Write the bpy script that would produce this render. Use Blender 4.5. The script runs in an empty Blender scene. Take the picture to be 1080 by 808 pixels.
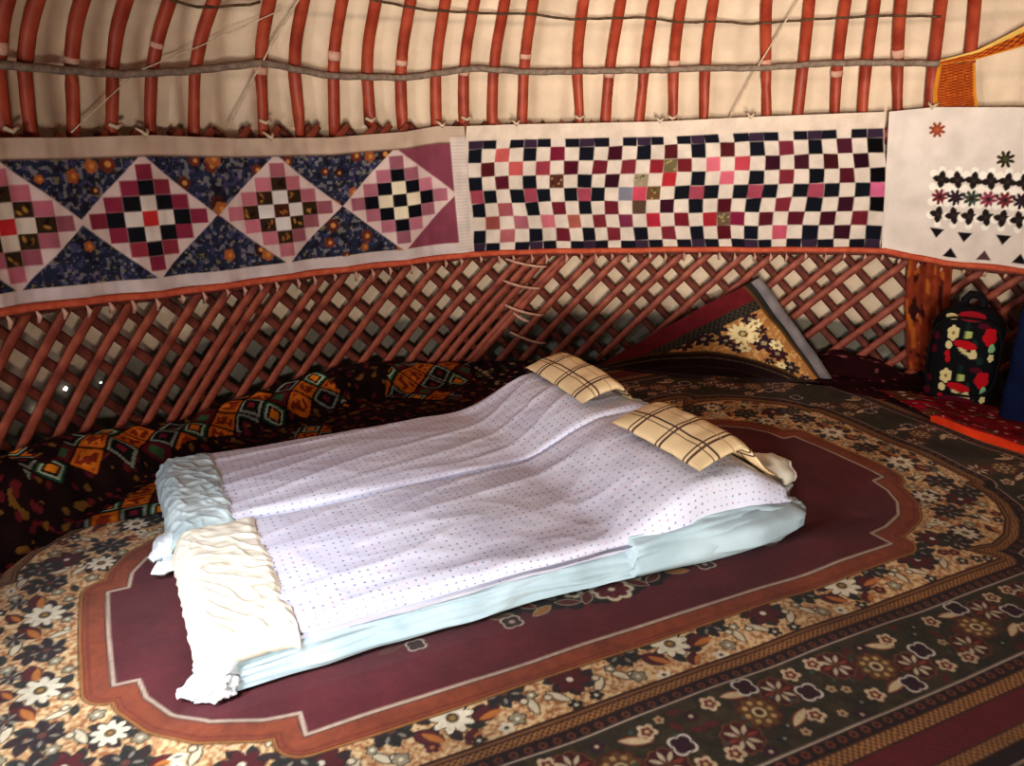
import bpy, math, random
import numpy as np
from mathutils import Vector, Matrix, noise

random.seed(7)
rng = np.random.default_rng(11)
C = bpy.context.scene.collection
CX, CY = 0.9, 2.1            # centre of the yurt floor
PI = math.pi
RA = math.radians(26.3)      # direction of the big rug's long side
CA, SA = math.cos(RA), math.sin(RA)

# ------------------------------------------------------------------ helpers
def lin(c):
    c = np.asarray(c, dtype=float) / 255.0
    return np.where(c <= 0.04045, c / 12.92, ((c + 0.055) / 1.055) ** 2.4)

def st2w(s, t, z=0.0):
    return (s * CA - t * SA, s * SA + t * CA, z)

def pol(theta, r, z):
    a = math.radians(theta)
    return (CX + r * math.sin(a), CY + r * math.cos(a), z)

def interp(x, tab):
    return float(np.interp(x, [p[0] for p in tab], [p[1] for p in tab]))

def sm(a, b, x):
    if a == b: return 0.0
    t = min(1.0, max(0.0, (x - a) / (b - a)))
    return t * t * (3 - 2 * t)

def nz(x, y, z=0.0):
    return noise.noise(Vector((x, y, z)))

def fbm(x, y, z=0.0, o=3):
    v, a = 0.0, 1.0
    for _ in range(o):
        v += a * noise.noise(Vector((x, y, z))); x *= 2.03; y *= 2.03; z += 3.1; a *= 0.5
    return v

def tag(o, label=None, cat=None, group=None, kind=None):
    if label: o['label'] = label
    if cat: o['category'] = cat
    if group: o['group'] = group
    if kind: o['kind'] = kind
    return o

def empty(name, loc=(0, 0, 0), label=None, cat=None, group=None):
    o = bpy.data.objects.new(name, None)
    o.empty_display_size = 0.1
    C.objects.link(o); o.location = loc
    tag(o, label, cat, group)
    return o

def wloc(o):
    v = Vector((0, 0, 0))
    while o is not None: v += o.location; o = o.parent
    return v

def mesh_obj(name, verts, faces, mat, parent=None, smooth=True, col=None, uv=None):
    me = bpy.data.meshes.new(name)
    me.from_pydata([tuple(v) for v in verts], [], [tuple(f) for f in faces])
    if smooth:
        me.polygons.foreach_set('use_smooth', [True] * len(me.polygons))
    if col is not None:
        set_col(me, col)
    if uv is not None:
        set_uv(me, uv)
    me.materials.append(mat)
    me.update()
    o = bpy.data.objects.new(name, me)
    C.objects.link(o)
    if parent is not None:
        o.parent = parent
        o.location = -wloc(parent)      # vertices are given in world coordinates
    return o

def set_col(me, col):
    a = me.color_attributes.new('Col', 'FLOAT_COLOR', 'POINT')
    c = np.ones((len(me.vertices), 4), dtype=np.float32)
    c[:, :3] = np.asarray(col).reshape(-1, 3)
    a.data.foreach_set('color', c.ravel())

def set_uv(me, uv):
    l = me.uv_layers.new(name='UVMap')
    idx = np.zeros(len(me.loops), dtype=np.int32)
    me.loops.foreach_get('vertex_index', idx)
    uv = np.asarray(uv, dtype=np.float32).reshape(-1, 2)
    l.data.foreach_set('uv', uv[idx].ravel())

def grid_faces(nx, ny, keep=None):
    i, j = np.meshgrid(np.arange(nx - 1), np.arange(ny - 1))
    a = (j * nx + i).ravel()
    f = np.stack([a, a + 1, a + nx + 1, a + nx], 1)
    if keep is not None:
        k = keep.ravel()
        f = f[k[f].all(1)]
    return f

def grid_obj(name, P, mat, parent=None, col=None, uv=None, keep=None):
    """P: (ny,nx,3) array of points"""
    ny, nx = P.shape[:2]
    f = grid_faces(nx, ny, keep)
    me = bpy.data.meshes.new(name)
    me.vertices.add(nx * ny)
    me.vertices.foreach_set('co', P.astype(np.float32).ravel())
    n = len(f)
    me.loops.add(n * 4); me.polygons.add(n)
    me.polygons.foreach_set('loop_start', np.arange(0, n * 4, 4, dtype=np.int32))
    me.polygons.foreach_set('loop_total', np.full(n, 4, dtype=np.int32))
    me.loops.foreach_set('vertex_index', f.astype(np.int32).ravel())
    me.polygons.foreach_set('use_smooth', [True] * n)
    me.update(calc_edges=True)
    me.validate()
    if col is not None: set_col(me, col)
    if uv is not None: set_uv(me, uv)
    me.materials.append(mat)
    o = bpy.data.objects.new(name, me)
    C.objects.link(o)
    if parent is not None:
        o.parent = parent
        o.location = -wloc(parent)
    return o

def tube_data(pts, rad, seg=8, flat=1.0, cap=True, up=Vector((0, 0, 1))):
    """tube along pts; rad scalar or list; flat squeezes the section along the local normal"""
    V, F = [], []
    n = len(pts); pts = [Vector(p) for p in pts]
    for i, p in enumerate(pts):
        d = (pts[min(i + 1, n - 1)] - pts[max(i - 1, 0)]).normalized()
        a = d.cross(up)
        if a.length < 1e-4: a = d.cross(Vector((0, 1, 0.01)))
        a.normalize(); b = a.cross(d).normalized()
        r = rad[i] if isinstance(rad, (list, tuple)) else rad
        for k in range(seg):
            t = 2 * PI * k / seg
            V.append(p + a * math.cos(t) * r + b * math.sin(t) * r * flat)
    for i in range(n - 1):
        for k in range(seg):
            k2 = (k + 1) % seg
            F.append((i * seg + k, i * seg + k2, (i + 1) * seg + k2, (i + 1) * seg + k))
    if cap:
        F.append(tuple(range(seg - 1, -1, -1)))
        F.append(tuple((n - 1) * seg + k for k in range(seg)))
    return V, F

def merge(parts):
    V, F = [], []
    for v, f in parts:
        o = len(V); V += list(v); F += [tuple(i + o for i in q) for q in f]
    return V, F

# ------------------------------------------------------------------ materials
def mat_new(name):
    m = bpy.data.materials.new(name); m.use_nodes = True
    nt = m.node_tree
    return m, nt, nt.nodes['Principled BSDF']

def bump_on(nt, b, scale, strength, dist=0.002, detail=3, coord='Object', kind='noise'):
    tc = nt.nodes.new('ShaderNodeTexCoord')
    if kind == 'noise':
        n = nt.nodes.new('ShaderNodeTexNoise'); n.inputs['Scale'].default_value = scale
        n.inputs['Detail'].default_value = detail; out = n.outputs['Fac']
    else:
        n = nt.nodes.new('ShaderNodeTexVoronoi'); n.inputs['Scale'].default_value = scale; out = n.outputs['Distance']
    nt.links.new(tc.outputs[coord], n.inputs['Vector'])
    bp = nt.nodes.new('ShaderNodeBump'); bp.inputs['Strength'].default_value = strength
    bp.inputs['Distance'].default_value = dist
    nt.links.new(out, bp.inputs['Height']); nt.links.new(bp.outputs['Normal'], b.inputs['Normal'])
    return n, tc

def mat_attr(name, rough=0.95, bscale=250, bstr=0.5, bdist=0.003, tone=0.18, tscale=6.0, sheen=0.0):
    """colour from the painted attribute times a soft noise"""
    m, nt, b = mat_new(name)
    at = nt.nodes.new('ShaderNodeAttribute'); at.attribute_name = 'Col'
    n, tc = bump_on(nt, b, bscale, bstr, bdist)
    n2 = nt.nodes.new('ShaderNodeTexNoise'); n2.inputs['Scale'].default_value = tscale; n2.inputs['Detail'].default_value = 4
    nt.links.new(tc.outputs['Object'], n2.inputs['Vector'])
    mr = nt.nodes.new('ShaderNodeMapRange'); mr.inputs['From Min'].default_value = 0.25; mr.inputs['From Max'].default_value = 0.75
    mr.inputs['To Min'].default_value = 1 - tone; mr.inputs['To Max'].default_value = 1 + tone
    nt.links.new(n2.outputs['Fac'], mr.inputs['Value'])
    mx = nt.nodes.new('ShaderNodeVectorMath'); mx.operation = 'SCALE'
    nt.links.new(at.outputs['Color'], mx.inputs[0]); nt.links.new(mr.outputs['Result'], mx.inputs['Scale'])
    nt.links.new(mx.outputs['Vector'], b.inputs['Base Color'])
    b.inputs['Roughness'].default_value = rough
    b.inputs['Specular IOR Level'].default_value = 0.15
    if sheen:
        b.inputs['Sheen Weight'].default_value = sheen; b.inputs['Sheen Roughness'].default_value = 0.5
    return m

def mat_noise(name, c1, c2, scale=8, rough=0.9, bscale=120, bstr=0.4, bdist=0.003, spec=0.2, lo=0.35, hi=0.65, stretch=None):
    m, nt, b = mat_new(name)
    n, tc = bump_on(nt, b, bscale, bstr, bdist)
    n2 = nt.nodes.new('ShaderNodeTexNoise'); n2.inputs['Scale'].default_value = scale; n2.inputs['Detail'].default_value = 5
    if stretch:
        mp = nt.nodes.new('ShaderNodeMapping'); mp.inputs['Scale'].default_value = stretch
        nt.links.new(tc.outputs['Object'], mp.inputs['Vector']); nt.links.new(mp.outputs['Vector'], n2.inputs['Vector'])
    else:
        nt.links.new(tc.outputs['Object'], n2.inputs['Vector'])
    cr = nt.nodes.new('ShaderNodeValToRGB')
    cr.color_ramp.elements[0].position = lo; cr.color_ramp.elements[1].position = hi
    cr.color_ramp.elements[0].color = (*lin(c1), 1); cr.color_ramp.elements[1].color = (*lin(c2), 1)
    nt.links.new(n2.outputs['Fac'], cr.inputs['Fac']); nt.links.new(cr.outputs['Color'], b.inputs['Base Color'])
    b.inputs['Roughness'].default_value = rough; b.inputs['Specular IOR Level'].default_value = spec
    return m

def mat_dots(name, base, base2):
    """white cotton sheet printed with small blue and pink dots"""
    m, nt, b = mat_new(name)
    uv = nt.nodes.new('ShaderNodeUVMap'); uv.uv_map = 'UVMap'
    v = nt.nodes.new('ShaderNodeTexVoronoi'); v.inputs['Scale'].default_value = 34; v.inputs['Randomness'].default_value = 0.16
    nt.links.new(uv.outputs['UV'], v.inputs['Vector'])
    cr = nt.nodes.new('ShaderNodeValToRGB')
    cr.color_ramp.elements[0].position = 0.12; cr.color_ramp.elements[0].color = (1, 1, 1, 1)
    cr.color_ramp.elements[1].position = 0.20; cr.color_ramp.elements[1].color = (0, 0, 0, 1)
    nt.links.new(v.outputs['Distance'], cr.inputs['Fac'])
    sep = nt.nodes.new('ShaderNodeSeparateColor'); nt.links.new(v.outputs['Color'], sep.inputs['Color'])
    dc = nt.nodes.new('ShaderNodeValToRGB'); dc.color_ramp.interpolation = 'CONSTANT'
    dc.color_ramp.elements[0].color = (*lin((150, 160, 196)), 1)
    dc.color_ramp.elements[1].position = 0.6; dc.color_ramp.elements[1].color = (*lin((196, 156, 178)), 1)
    e = dc.color_ramp.elements.new(0.8); e.color = (*lin((140, 146, 166)), 1)
    nt.links.new(sep.outputs['Red'], dc.inputs['Fac'])
    mx = nt.nodes.new('ShaderNodeMix'); mx.data_type = 'RGBA'
    n2 = nt.nodes.new('ShaderNodeTexNoise'); n2.inputs['Scale'].default_value = 3
    nt.links.new(uv.outputs['UV'], n2.inputs['Vector'])
    bc = nt.nodes.new('ShaderNodeValToRGB')
    bc.color_ramp.elements[0].position = 0.35; bc.color_ramp.elements[0].color = (*lin(base), 1)
    bc.color_ramp.elements[1].position = 0.65; bc.color_ramp.elements[1].color = (*lin(base2), 1)
    nt.links.new(n2.outputs['Fac'], bc.inputs['Fac'])
    nt.links.new(cr.outputs['Color'], mx.inputs['Factor'])
    nt.links.new(bc.outputs['Color'], mx.inputs[6]); nt.links.new(dc.outputs['Color'], mx.inputs[7])
    nt.links.new(mx.outputs[2], b.inputs['Base Color'])
    bump_on(nt, b, 400, 0.15, 0.001)
    b.inputs['Roughness'].default_value = 0.9; b.inputs['Specular IOR Level'].default_value = 0.2
    return m

M = {}
M['rug'] = mat_attr('rug_pile', bscale=420, bstr=0.7, bdist=0.004, tone=0.2, tscale=5, sheen=0.15)
M['tribal'] = mat_attr('dark_carpet_pile', bscale=300, bstr=0.8, bdist=0.004, tone=0.3, tscale=9)
M['quilt'] = mat_attr('patchwork_cotton', bscale=260, bstr=0.25, bdist=0.002, tone=0.07, tscale=12)
M['felt'] = mat_attr('wool_felt', bscale=60, bstr=0.35, bdist=0.006, tone=0.10, tscale=7)
M['sheet'] = mat_dots('dotted_sheet', (214, 212, 230), (226, 226, 240))
M['blue_sheet'] = mat_noise('pale_blue_cotton', (164, 184, 192), (184, 202, 210), 5, 0.85, 300, 0.1)
M['cream'] = mat_noise('cream_cotton', (224, 216, 198), (236, 230, 216), 6, 0.85, 300, 0.12)
M['grey_cloth'] = mat_noise('grey_green_cotton', (172, 186, 188), (200, 212, 214), 6, 0.85, 300, 0.12)
M['white_cloth'] = mat_noise('white_cotton', (214, 222, 228), (232, 238, 240), 6, 0.85, 300, 0.12)
M['plaid'] = mat_attr('plaid_cotton', bscale=300, bstr=0.2, bdist=0.001, tone=0.06)
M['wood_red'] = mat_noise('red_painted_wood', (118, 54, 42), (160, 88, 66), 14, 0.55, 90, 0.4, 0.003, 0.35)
M['wood_dark'] = mat_noise('dark_red_wood', (78, 38, 32), (120, 64, 50), 12, 0.65, 90, 0.4, 0.003, 0.25)
M['pole_red'] = mat_noise('red_roof_wood', (134, 50, 32), (164, 74, 48), 9, 0.5, 80, 0.3, 0.003, 0.35)
M['rope_grey'] = mat_noise('grey_wool_rope', (116, 100, 88), (146, 128, 112), 40, 0.95, 200, 0.9, 0.004)
M['rope_dark'] = mat_noise('dark_twine', (70, 54, 40), (100, 80, 60), 40, 0.95, 200, 0.9)
M['string'] = mat_noise('pale_string', (180, 160, 134), (206, 186, 160), 40, 0.95, 200, 0.7)
M['tie_pink'] = mat_noise('pale_pink_tie', (186, 140, 120), (206, 166, 146), 30, 0.95, 200, 0.7)
M['cord'] = mat_noise('orange_red_cord', (184, 84, 58), (204, 106, 78), 25, 0.8, 220, 0.9, 0.004)
M['wband'] = mat_attr('woven_band', bscale=180, bstr=0.6, tone=0.15, tscale=20)
M['bag'] = mat_attr('printed_fabric', bscale=200, bstr=0.2, tone=0.08, rough=0.8)
M['navy'] = mat_noise('navy_fabric', (16, 24, 50), (24, 34, 66), 5, 0.9, 160, 0.5, 0.004, 0.1)
M['black'] = mat_noise('black_webbing', (14, 12, 14), (26, 22, 24), 20, 0.8, 150, 0.4)
M['ground'] = mat_noise('packed_dark_felt', (46, 24, 20), (62, 34, 28), 4, 1.0, 50, 0.6)
M['backing'] = mat_noise('grey_rug_backing', (116, 108, 110), (138, 130, 130), 12, 0.95, 200, 0.7)
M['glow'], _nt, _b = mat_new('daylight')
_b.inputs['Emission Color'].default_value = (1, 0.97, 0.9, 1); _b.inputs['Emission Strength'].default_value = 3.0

# ------------------------------------------------------------------ painter
class Paint:
    def __init__(self, x0, x1, y0, y1, d, base):
        self.nx = int(round((x1 - x0) / d)) + 1; self.ny = int(round((y1 - y0) / d)) + 1
        self.xs = np.linspace(x0, x1, self.nx); self.ys = np.linspace(y0, y1, self.ny)
        self.X, self.Y = np.meshgrid(self.xs, self.ys)
        self.d = d
        self.C = np.empty((self.ny, self.nx, 3)); self.C[:] = lin(base)
    def win(self, cx, cy, r):
        i0 = np.searchsorted(self.xs, cx - r); i1 = np.searchsorted(self.xs, cx + r)
        j0 = np.searchsorted(self.ys, cy - r); j1 = np.searchsorted(self.ys, cy + r)
        if i1 <= i0 or j1 <= j0: return None
        return (slice(j0, j1), slice(i0, i1))
    def put(self, w, sdf, col, a=1.0):
        al = np.clip(0.5 - sdf / self.d, 0, 1)[..., None] * a
        self.C[w] = self.C[w] * (1 - al) + lin(col) * al
    def full(self, sdf, col, a=1.0):
        al = (np.clip(0.5 - sdf / self.d, 0, 1) * a)[..., None]
        self.C[:] = self.C * (1 - al) + lin(col) * al
    def ell(self, cx, cy, rx, ry, col, ang=0.0, a=1.0):
        w = self.win(cx, cy, max(rx, ry) + self.d)
        if w is None: return
        x = self.X[w] - cx; y = self.Y[w] - cy
        c, s = math.cos(ang), math.sin(ang)
        u = x * c + y * s; v = -x * s + y * c
        k = np.sqrt((u / rx) ** 2 + (v / ry) ** 2)
        self.put(w, (k - 1) * min(rx, ry), col, a)
    def disc(self, cx, cy, r, col, a=1.0): self.ell(cx, cy, r, r, col, 0, a)
    def petals(self, cx, cy, r, n, col, ph=0.0, r0=0.25, depth=0.35, sharp=1.0):
        w = self.win(cx, cy, r + self.d)
        if w is None: return
        x = self.X[w] - cx; y = self.Y[w] - cy
        rr = np.hypot(x, y); th = np.arctan2(y, x) + ph
        lim = r * (1 - depth + depth * np.abs(np.cos(th * n / 2)) ** sharp)
        self.put(w, rr - lim, col)
    def leaf(self, cx, cy, L, W, ang, col):
        w = self.win(cx, cy, L / 2 + self.d)
        if w is None: return
        x = self.X[w] - cx; y = self.Y[w] - cy
        c, s = math.cos(ang), math.sin(ang)
        u = (x * c + y * s) / (L / 2); v = -x * s + y * c
        half = W / 2 * np.clip(1 - u * u, 0, 1)
        self.put(w, np.abs(v) - half + np.where(np.abs(u) > 1, 1, 0), col)
    def rect(self, x0, x1, y0, y1, col, a=1.0):
        cx, cy = (x0 + x1) / 2, (y0 + y1) / 2
        w = self.win(cx, cy, max(x1 - x0, y1 - y0) / 2 + self.d)
        if w is None: return
        sd = np.maximum(np.abs(self.X[w] - cx) - (x1 - x0) / 2, np.abs(self.Y[w] - cy) - (y1 - y0) / 2)
        self.put(w, sd, col, a)
    def poly(self, pts, col, a=1.0):
        xs = [p[0] for p in pts]; ys = [p[1] for p in pts]
        cx, cy = (min(xs) + max(xs)) / 2, (min(ys) + max(ys)) / 2
        w = self.win(cx, cy, max(max(xs) - min(xs), max(ys) - min(ys)) / 2 + self.d)
        if w is None: return
        self.put(w, poly_sdf(self.X[w], self.Y[w], pts), col, a)
    def ring(self, cx, cy, r, wd, col):
        w = self.win(cx, cy, r + wd + self.d)
        if w is None: return
        rr = np.hypot(self.X[w] - cx, self.Y[w] - cy)
        self.put(w, np.abs(rr - r) - wd / 2, col)
    def quatre(self, cx, cy, r, line, fill, lw=0.006, ph=PI / 4):
        self.petals(cx, cy, r, 4, line, ph, depth=0.28)
        self.petals(cx, cy, r - lw, 4, fill, ph, depth=0.28)
    def line(self, pts, wd, col):
        for a, b in zip(pts, pts[1:]):
            cx, cy = (a[0] + b[0]) / 2, (a[1] + b[1]) / 2
            L = math.hypot(b[0] - a[0], b[1] - a[1])
            w = self.win(cx, cy, L / 2 + wd)
            if w is None: continue
            self.put(w, seg_d(self.X[w], self.Y[w], a, b) - wd / 2, col)

def seg_d(X, Y, a, b):
    dx, dy = b[0] - a[0], b[1] - a[1]
    L2 = dx * dx + dy * dy + 1e-12
    t = np.clip(((X - a[0]) * dx + (Y - a[1]) * dy) / L2, 0, 1)
    return np.hypot(X - a[0] - t * dx, Y - a[1] - t * dy)

def poly_sdf(X, Y, pts):
    d = np.full(X.shape, 1e9); ins = np.zeros(X.shape, bool)
    n = len(pts)
    for i in range(n):
        a, b = pts[i], pts[(i + 1) % n]
        d = np.minimum(d, seg_d(X, Y, a, b))
        if a[1] != b[1]:
            c = ((a[1] > Y) != (b[1] > Y)) & (X < (b[0] - a[0]) * (Y - a[1]) / (b[1] - a[1]) + a[0])
            ins ^= c
    return np.where(ins, -d, d)

def vnoise(shape, cell, seed=0):
    """smooth value noise on a pixel grid"""
    r = np.random.default_rng(seed)
    ny, nx = shape
    gy, gx = int(ny / cell) + 3, int(nx / cell) + 3
    g = r.random((gy, gx))
    y = np.arange(ny) / cell; x = np.arange(nx) / cell
    y0 = y.astype(int); x0 = x.astype(int)
    fy = (y - y0); fx = (x - x0)
    fy = (fy * fy * (3 - 2 * fy))[:, None]; fx = (fx * fx * (3 - 2 * fx))[None]
    a = g[y0][:, x0]; b = g[y0][:, x0 + 1]; c = g[y0 + 1][:, x0]; d = g[y0 + 1][:, x0 + 1]
    return (a * (1 - fx) + b * fx) * (1 - fy) + (c * (1 - fx) + d * fx) * fy

# ------------------------------------------------------------------ the yurt shell
PROF = [(0, 3.0), (1.45, 3.0), (1.7, 2.98), (1.85, 2.93), (2.05, 2.8), (2.3, 2.58), (3.1, 1.2)]
def rprof(z):
    return interp(z, PROF)

def felt_wall():
    th = np.arange(-118, 84.1, 0.5); zs = np.concatenate([np.arange(-0.02, 1.46, 0.03)])
    P = np.zeros((len(zs), len(th), 3)); col = np.zeros_like(P)
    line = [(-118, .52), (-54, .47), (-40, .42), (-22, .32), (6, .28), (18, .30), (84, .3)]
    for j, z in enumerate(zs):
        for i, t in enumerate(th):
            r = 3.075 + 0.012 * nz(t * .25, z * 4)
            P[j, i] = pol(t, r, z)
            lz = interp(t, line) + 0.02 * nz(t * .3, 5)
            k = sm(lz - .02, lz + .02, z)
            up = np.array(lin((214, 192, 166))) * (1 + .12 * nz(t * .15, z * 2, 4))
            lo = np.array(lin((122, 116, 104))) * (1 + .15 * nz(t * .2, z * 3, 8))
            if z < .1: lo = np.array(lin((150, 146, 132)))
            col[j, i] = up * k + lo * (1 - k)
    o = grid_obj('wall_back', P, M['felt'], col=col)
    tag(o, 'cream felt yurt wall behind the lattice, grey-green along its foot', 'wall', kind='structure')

def felt_roof():
    th = np.arange(-118, 84.1, 0.5)
    zs = np.concatenate([np.arange(1.43, 2.4, 0.02), np.arange(2.42, 3.15, .06)])
    P = np.zeros((len(zs), len(th), 3)); col = np.zeros_like(P)
    for j, z in enumerate(zs):
        for i, t in enumerate(th):
            # felt sags a little between the poles
            r = rprof(z) + 0.07 + 0.018 * math.sin(t * 1.7) + 0.02 * fbm(t * .12, z * 3)
            P[j, i] = pol(t, r, z)
            c = np.array(lin((210, 188, 163))) * (1 + .16 * nz(t * .1, z * 2, 2))
            seam = abs(z - (1.70 + .02 * nz(t * .1, 3)))
            c = c * (1 - .10 * math.exp(-(seam / .02) ** 2))
            s2 = abs(z - (1.97 + .03 * nz(t * .08, 9)))
            c = c * (1 - .25 * math.exp(-(s2 / .012) ** 2))
            col[j, i] = c
    o = grid_obj('ceiling', P, M['felt'], col=col)
    tag(o, 'cream felt roof cover seen between the red poles', 'ceiling', kind='structure')

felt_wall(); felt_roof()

# floor: round felt-covered ground
V = [(CX, CY, -0.02)] + [pol(t, 3.1, -0.02) for t in range(0, 360, 4)]
F = [(0, i + 1, (i + 1) % 90 + 1) for i in range(90)]
o = mesh_obj('floor', V, F, M['ground'], smooth=False)
tag(o, 'dark packed floor under the rugs', 'floor', kind='structure')

# glowing discs set on the felt, imitating daylight through small gaps
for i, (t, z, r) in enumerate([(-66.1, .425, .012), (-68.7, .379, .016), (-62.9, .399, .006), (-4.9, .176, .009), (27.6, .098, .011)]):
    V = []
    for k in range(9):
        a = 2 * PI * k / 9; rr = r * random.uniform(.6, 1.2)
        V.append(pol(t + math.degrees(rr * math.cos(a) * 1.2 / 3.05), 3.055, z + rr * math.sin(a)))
    o = mesh_obj('gap_glow_%d' % (i + 1), V, [tuple(range(9))], M['glow'], smooth=False)
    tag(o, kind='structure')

# ------------------------------------------------------------------ lattice wall
def lath_mesh(name, slope, r, seed, mat, z0=.015, z1=1.455):
    rnd = random.Random(seed)
    pts = []; n = 22; k = math.degrees(1 / 3.0) * slope * 1.0
    for i in range(n):
        z = z0 + (z1 - z0) * i / (n - 1)
        t = k * (z - .7)
        w = .004 * math.sin(z * 5 + seed)
        pts.append(Vector(pol(t + w * 15, r + .003 * math.sin(z * 7 + seed * 2), z)) - Vector((CX, CY, 0)))
    V, F = [], []
    seg = 8; W = .0235; T = .012
    for i, p in enumerate(pts):
        d = (pts[min(i + 1, n - 1)] - pts[max(i - 1, 0)]).normalized()
        nrm = Vector((p.x, p.y, 0)).normalized()
        a = d.cross(nrm).normalized()
        e = 1.0 if 0 < i < n - 1 else .75
        for q in range(seg):
            t = 2 * PI * (q + .5) / seg
            V.append(p + a * math.cos(t) * W * e + nrm * math.sin(t) * T * e)
    for i in range(n - 1):
        for q in range(seg):
            q2 = (q + 1) % seg
            F.append((i * seg + q, i * seg + q2, (i + 1) * seg + q2, (i + 1) * seg + q))
    F.append(tuple(range(seg - 1, -1, -1))); F.append(tuple((n - 1) * seg + q for q in range(seg)))
    me = bpy.data.meshes.new(name); me.from_pydata([tuple(v) for v in V], [], F)
    me.polygons.foreach_set('use_smooth', [True] * len(F)); me.materials.append(mat); me.update()
    return me

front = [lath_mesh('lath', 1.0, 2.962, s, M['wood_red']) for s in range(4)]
back = [lath_mesh('lath', -1.0, 2.99, s + 9, M['wood_dark']) for s in range(4)]  # back laths get a darker wood colour than the front ones
def add_lath(parent, me, th):
    o = bpy.data.objects.new('lath', me); C.objects.link(o); o.parent = parent
    o.rotation_euler = (0, 0, -math.radians(th))
    return o
panels = []
for (a, b, lab) in ((-92, -14, 'red wooden lattice panel of crossed laths, left of the bound seam'),
                    (-11, 28, 'red wooden lattice panel of crossed laths between the bound seam and the hanging woven band'),
                    (31.5, 62, 'red wooden lattice panel behind the floral bag and navy bag')):
    p = empty('lattice_panel', (CX, CY, 0), lab, 'lattice', 'lattice wall panels')
    panels.append(p)
    t = a; k = 0
    while t < b:
        add_lath(p, random.choice(front), t + random.uniform(-.35, .35))
        if a < -80 and k % 9 == 4: add_lath(p, random.choice(front), t + 1.3)   # doubled laths
        t += 3.45; k += 1
    t = a + 1
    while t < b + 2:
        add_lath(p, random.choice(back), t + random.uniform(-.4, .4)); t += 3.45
# the overlap where two panels are lashed together
for th in (-13.2, -10.6): add_lath(panels[1], front[1], th)

for i, (a, b) in enumerate([((-18.5, .69), (-13.5, .63)), ((-18.8, .56), (-14.2, .50)), ((-18.6, .41), (-13.8, .33)), ((-18.0, .24), (-13.6, .15)), ((-17.6, .36), (-15.6, .30))]):
    pts = []
    for k in range(9):
        u = k / 8
        pts.append(pol(a[0] + (b[0] - a[0]) * u, 2.935 - .012 * math.sin(PI * u) + (.02 if k in (0, 8) else 0), a[1] + (b[1] - a[1]) * u - .01 * math.sin(PI * u)))
    V, F = tube_data(pts, .0085, 6)
    lab = ['top', 'second', 'third', 'lowest', 'short middle'][i]
    tag(mesh_obj('lashing_rope', V, F, M['tie_pink']), '%s pale lashing tied across the bunched laths at the lattice seam' % lab, 'rope', 'lattice lashings')

# ------------------------------------------------------------------ roof poles
bot = [-74.6, -71.2, -67.9, -66.0, -62.5, -59.1, -55.5, -51.6, -44.7, -41.0, -37.1, -33.5, -29.7, -25.9, -22.8, -19.6, -16.2, -9.9, -6.7, -3.0, .6, 4.0, 11.0, 14.2, 17.9, 20.8, 24.2, 27.3, 30.2]
top = [-74.6, -71.0, -67.6, -65.1, -61.5, -57.9, -54.0, -49.9, -44.7, -41.3, -37.4, -33.7, -30.1, -26.3, -23.1, -19.7, -16.5, -10.7, -6.7, -2.9, .2, 3.7, 9.3, 13.8, 17.5, 20.3, 23.0, 26.7, 29.8]
bot, top = bot[2:], top[2:]
ORD = ['leftmost', 'second', 'third', 'fourth', 'fifth', 'sixth', 'seventh', 'eighth', 'ninth', 'tenth', 'eleventh', 'twelfth', 'thirteenth',
       'fourteenth', 'fifteenth', 'sixteenth', 'seventeenth', 'eighteenth', 'nineteenth', 'twentieth']
for i, (a, b) in enumerate(zip(bot, top)):
    n = len(bot)
    if i == 0: lab = 'red curved roof pole, the leftmost of the row above the wall hangings'
    elif i == n - 1: lab = 'red curved roof pole, rightmost of the row, behind the slanting woven strap'
    elif i < 14: lab = 'red curved roof pole, %s from the left edge of the row' % ORD[i]
    else: lab = 'red curved roof pole, %s from the right end of the row' % ORD[n - 1 - i]
    p = empty('roof_pole', pol(a, 3.0, 1.42), lab, 'roof pole', 'red roof poles')
    pts = []
    zs = [1.40, 1.46, 1.52, 1.58, 1.64, 1.70, 1.76, 1.82, 1.88, 1.94, 2.0, 2.06, 2.12, 2.2, 2.3, 2.45, 2.6, 2.8, 3.05]
    ph = random.random() * 6
    for z in zs:
        u = (z - 1.47) / .58
        t = a + (b - a) * u if u < 1 else b
        pts.append(pol(t + .12 * math.sin(z * 6 + ph), rprof(z) + .0 + .006 * math.sin(z * 9 + ph), z))
    V, F = tube_data(pts, [.031 if z < 2.1 else .026 for z in zs], 10, .8)
    shaft = mesh_obj('shaft', V, F, M['pole_red'], p)
    # pale string wound round the pole near the grey rope
    z0 = 1.745 + .05 * math.sin(i * 1.9)
    for (zz, hh) in (((z0, random.uniform(.02, .045)),) if i % 2 == 0 else ()):
        V, F = tube_data([pol(a + (b - a) * ((z - 1.47) / .58) + .12 * math.sin(z * 6 + ph), rprof(z) + .006 * math.sin(z * 9 + ph), z) for z in (zz, zz + hh / 2, zz + hh)], [.0325, .034, .0325], 10, .84)
        mesh_obj('string_wrap', V, F, M['tie_pink'], p)
    if i % 3 == 0:
        V, F = tube_data([pol(a - .6, 2.965, 1.49), pol(a - .1, 2.955, 1.475), pol(a + .5, 2.96, 1.49)], .009, 6)
        mesh_obj('tie', V, F, M['string'], p)

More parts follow.
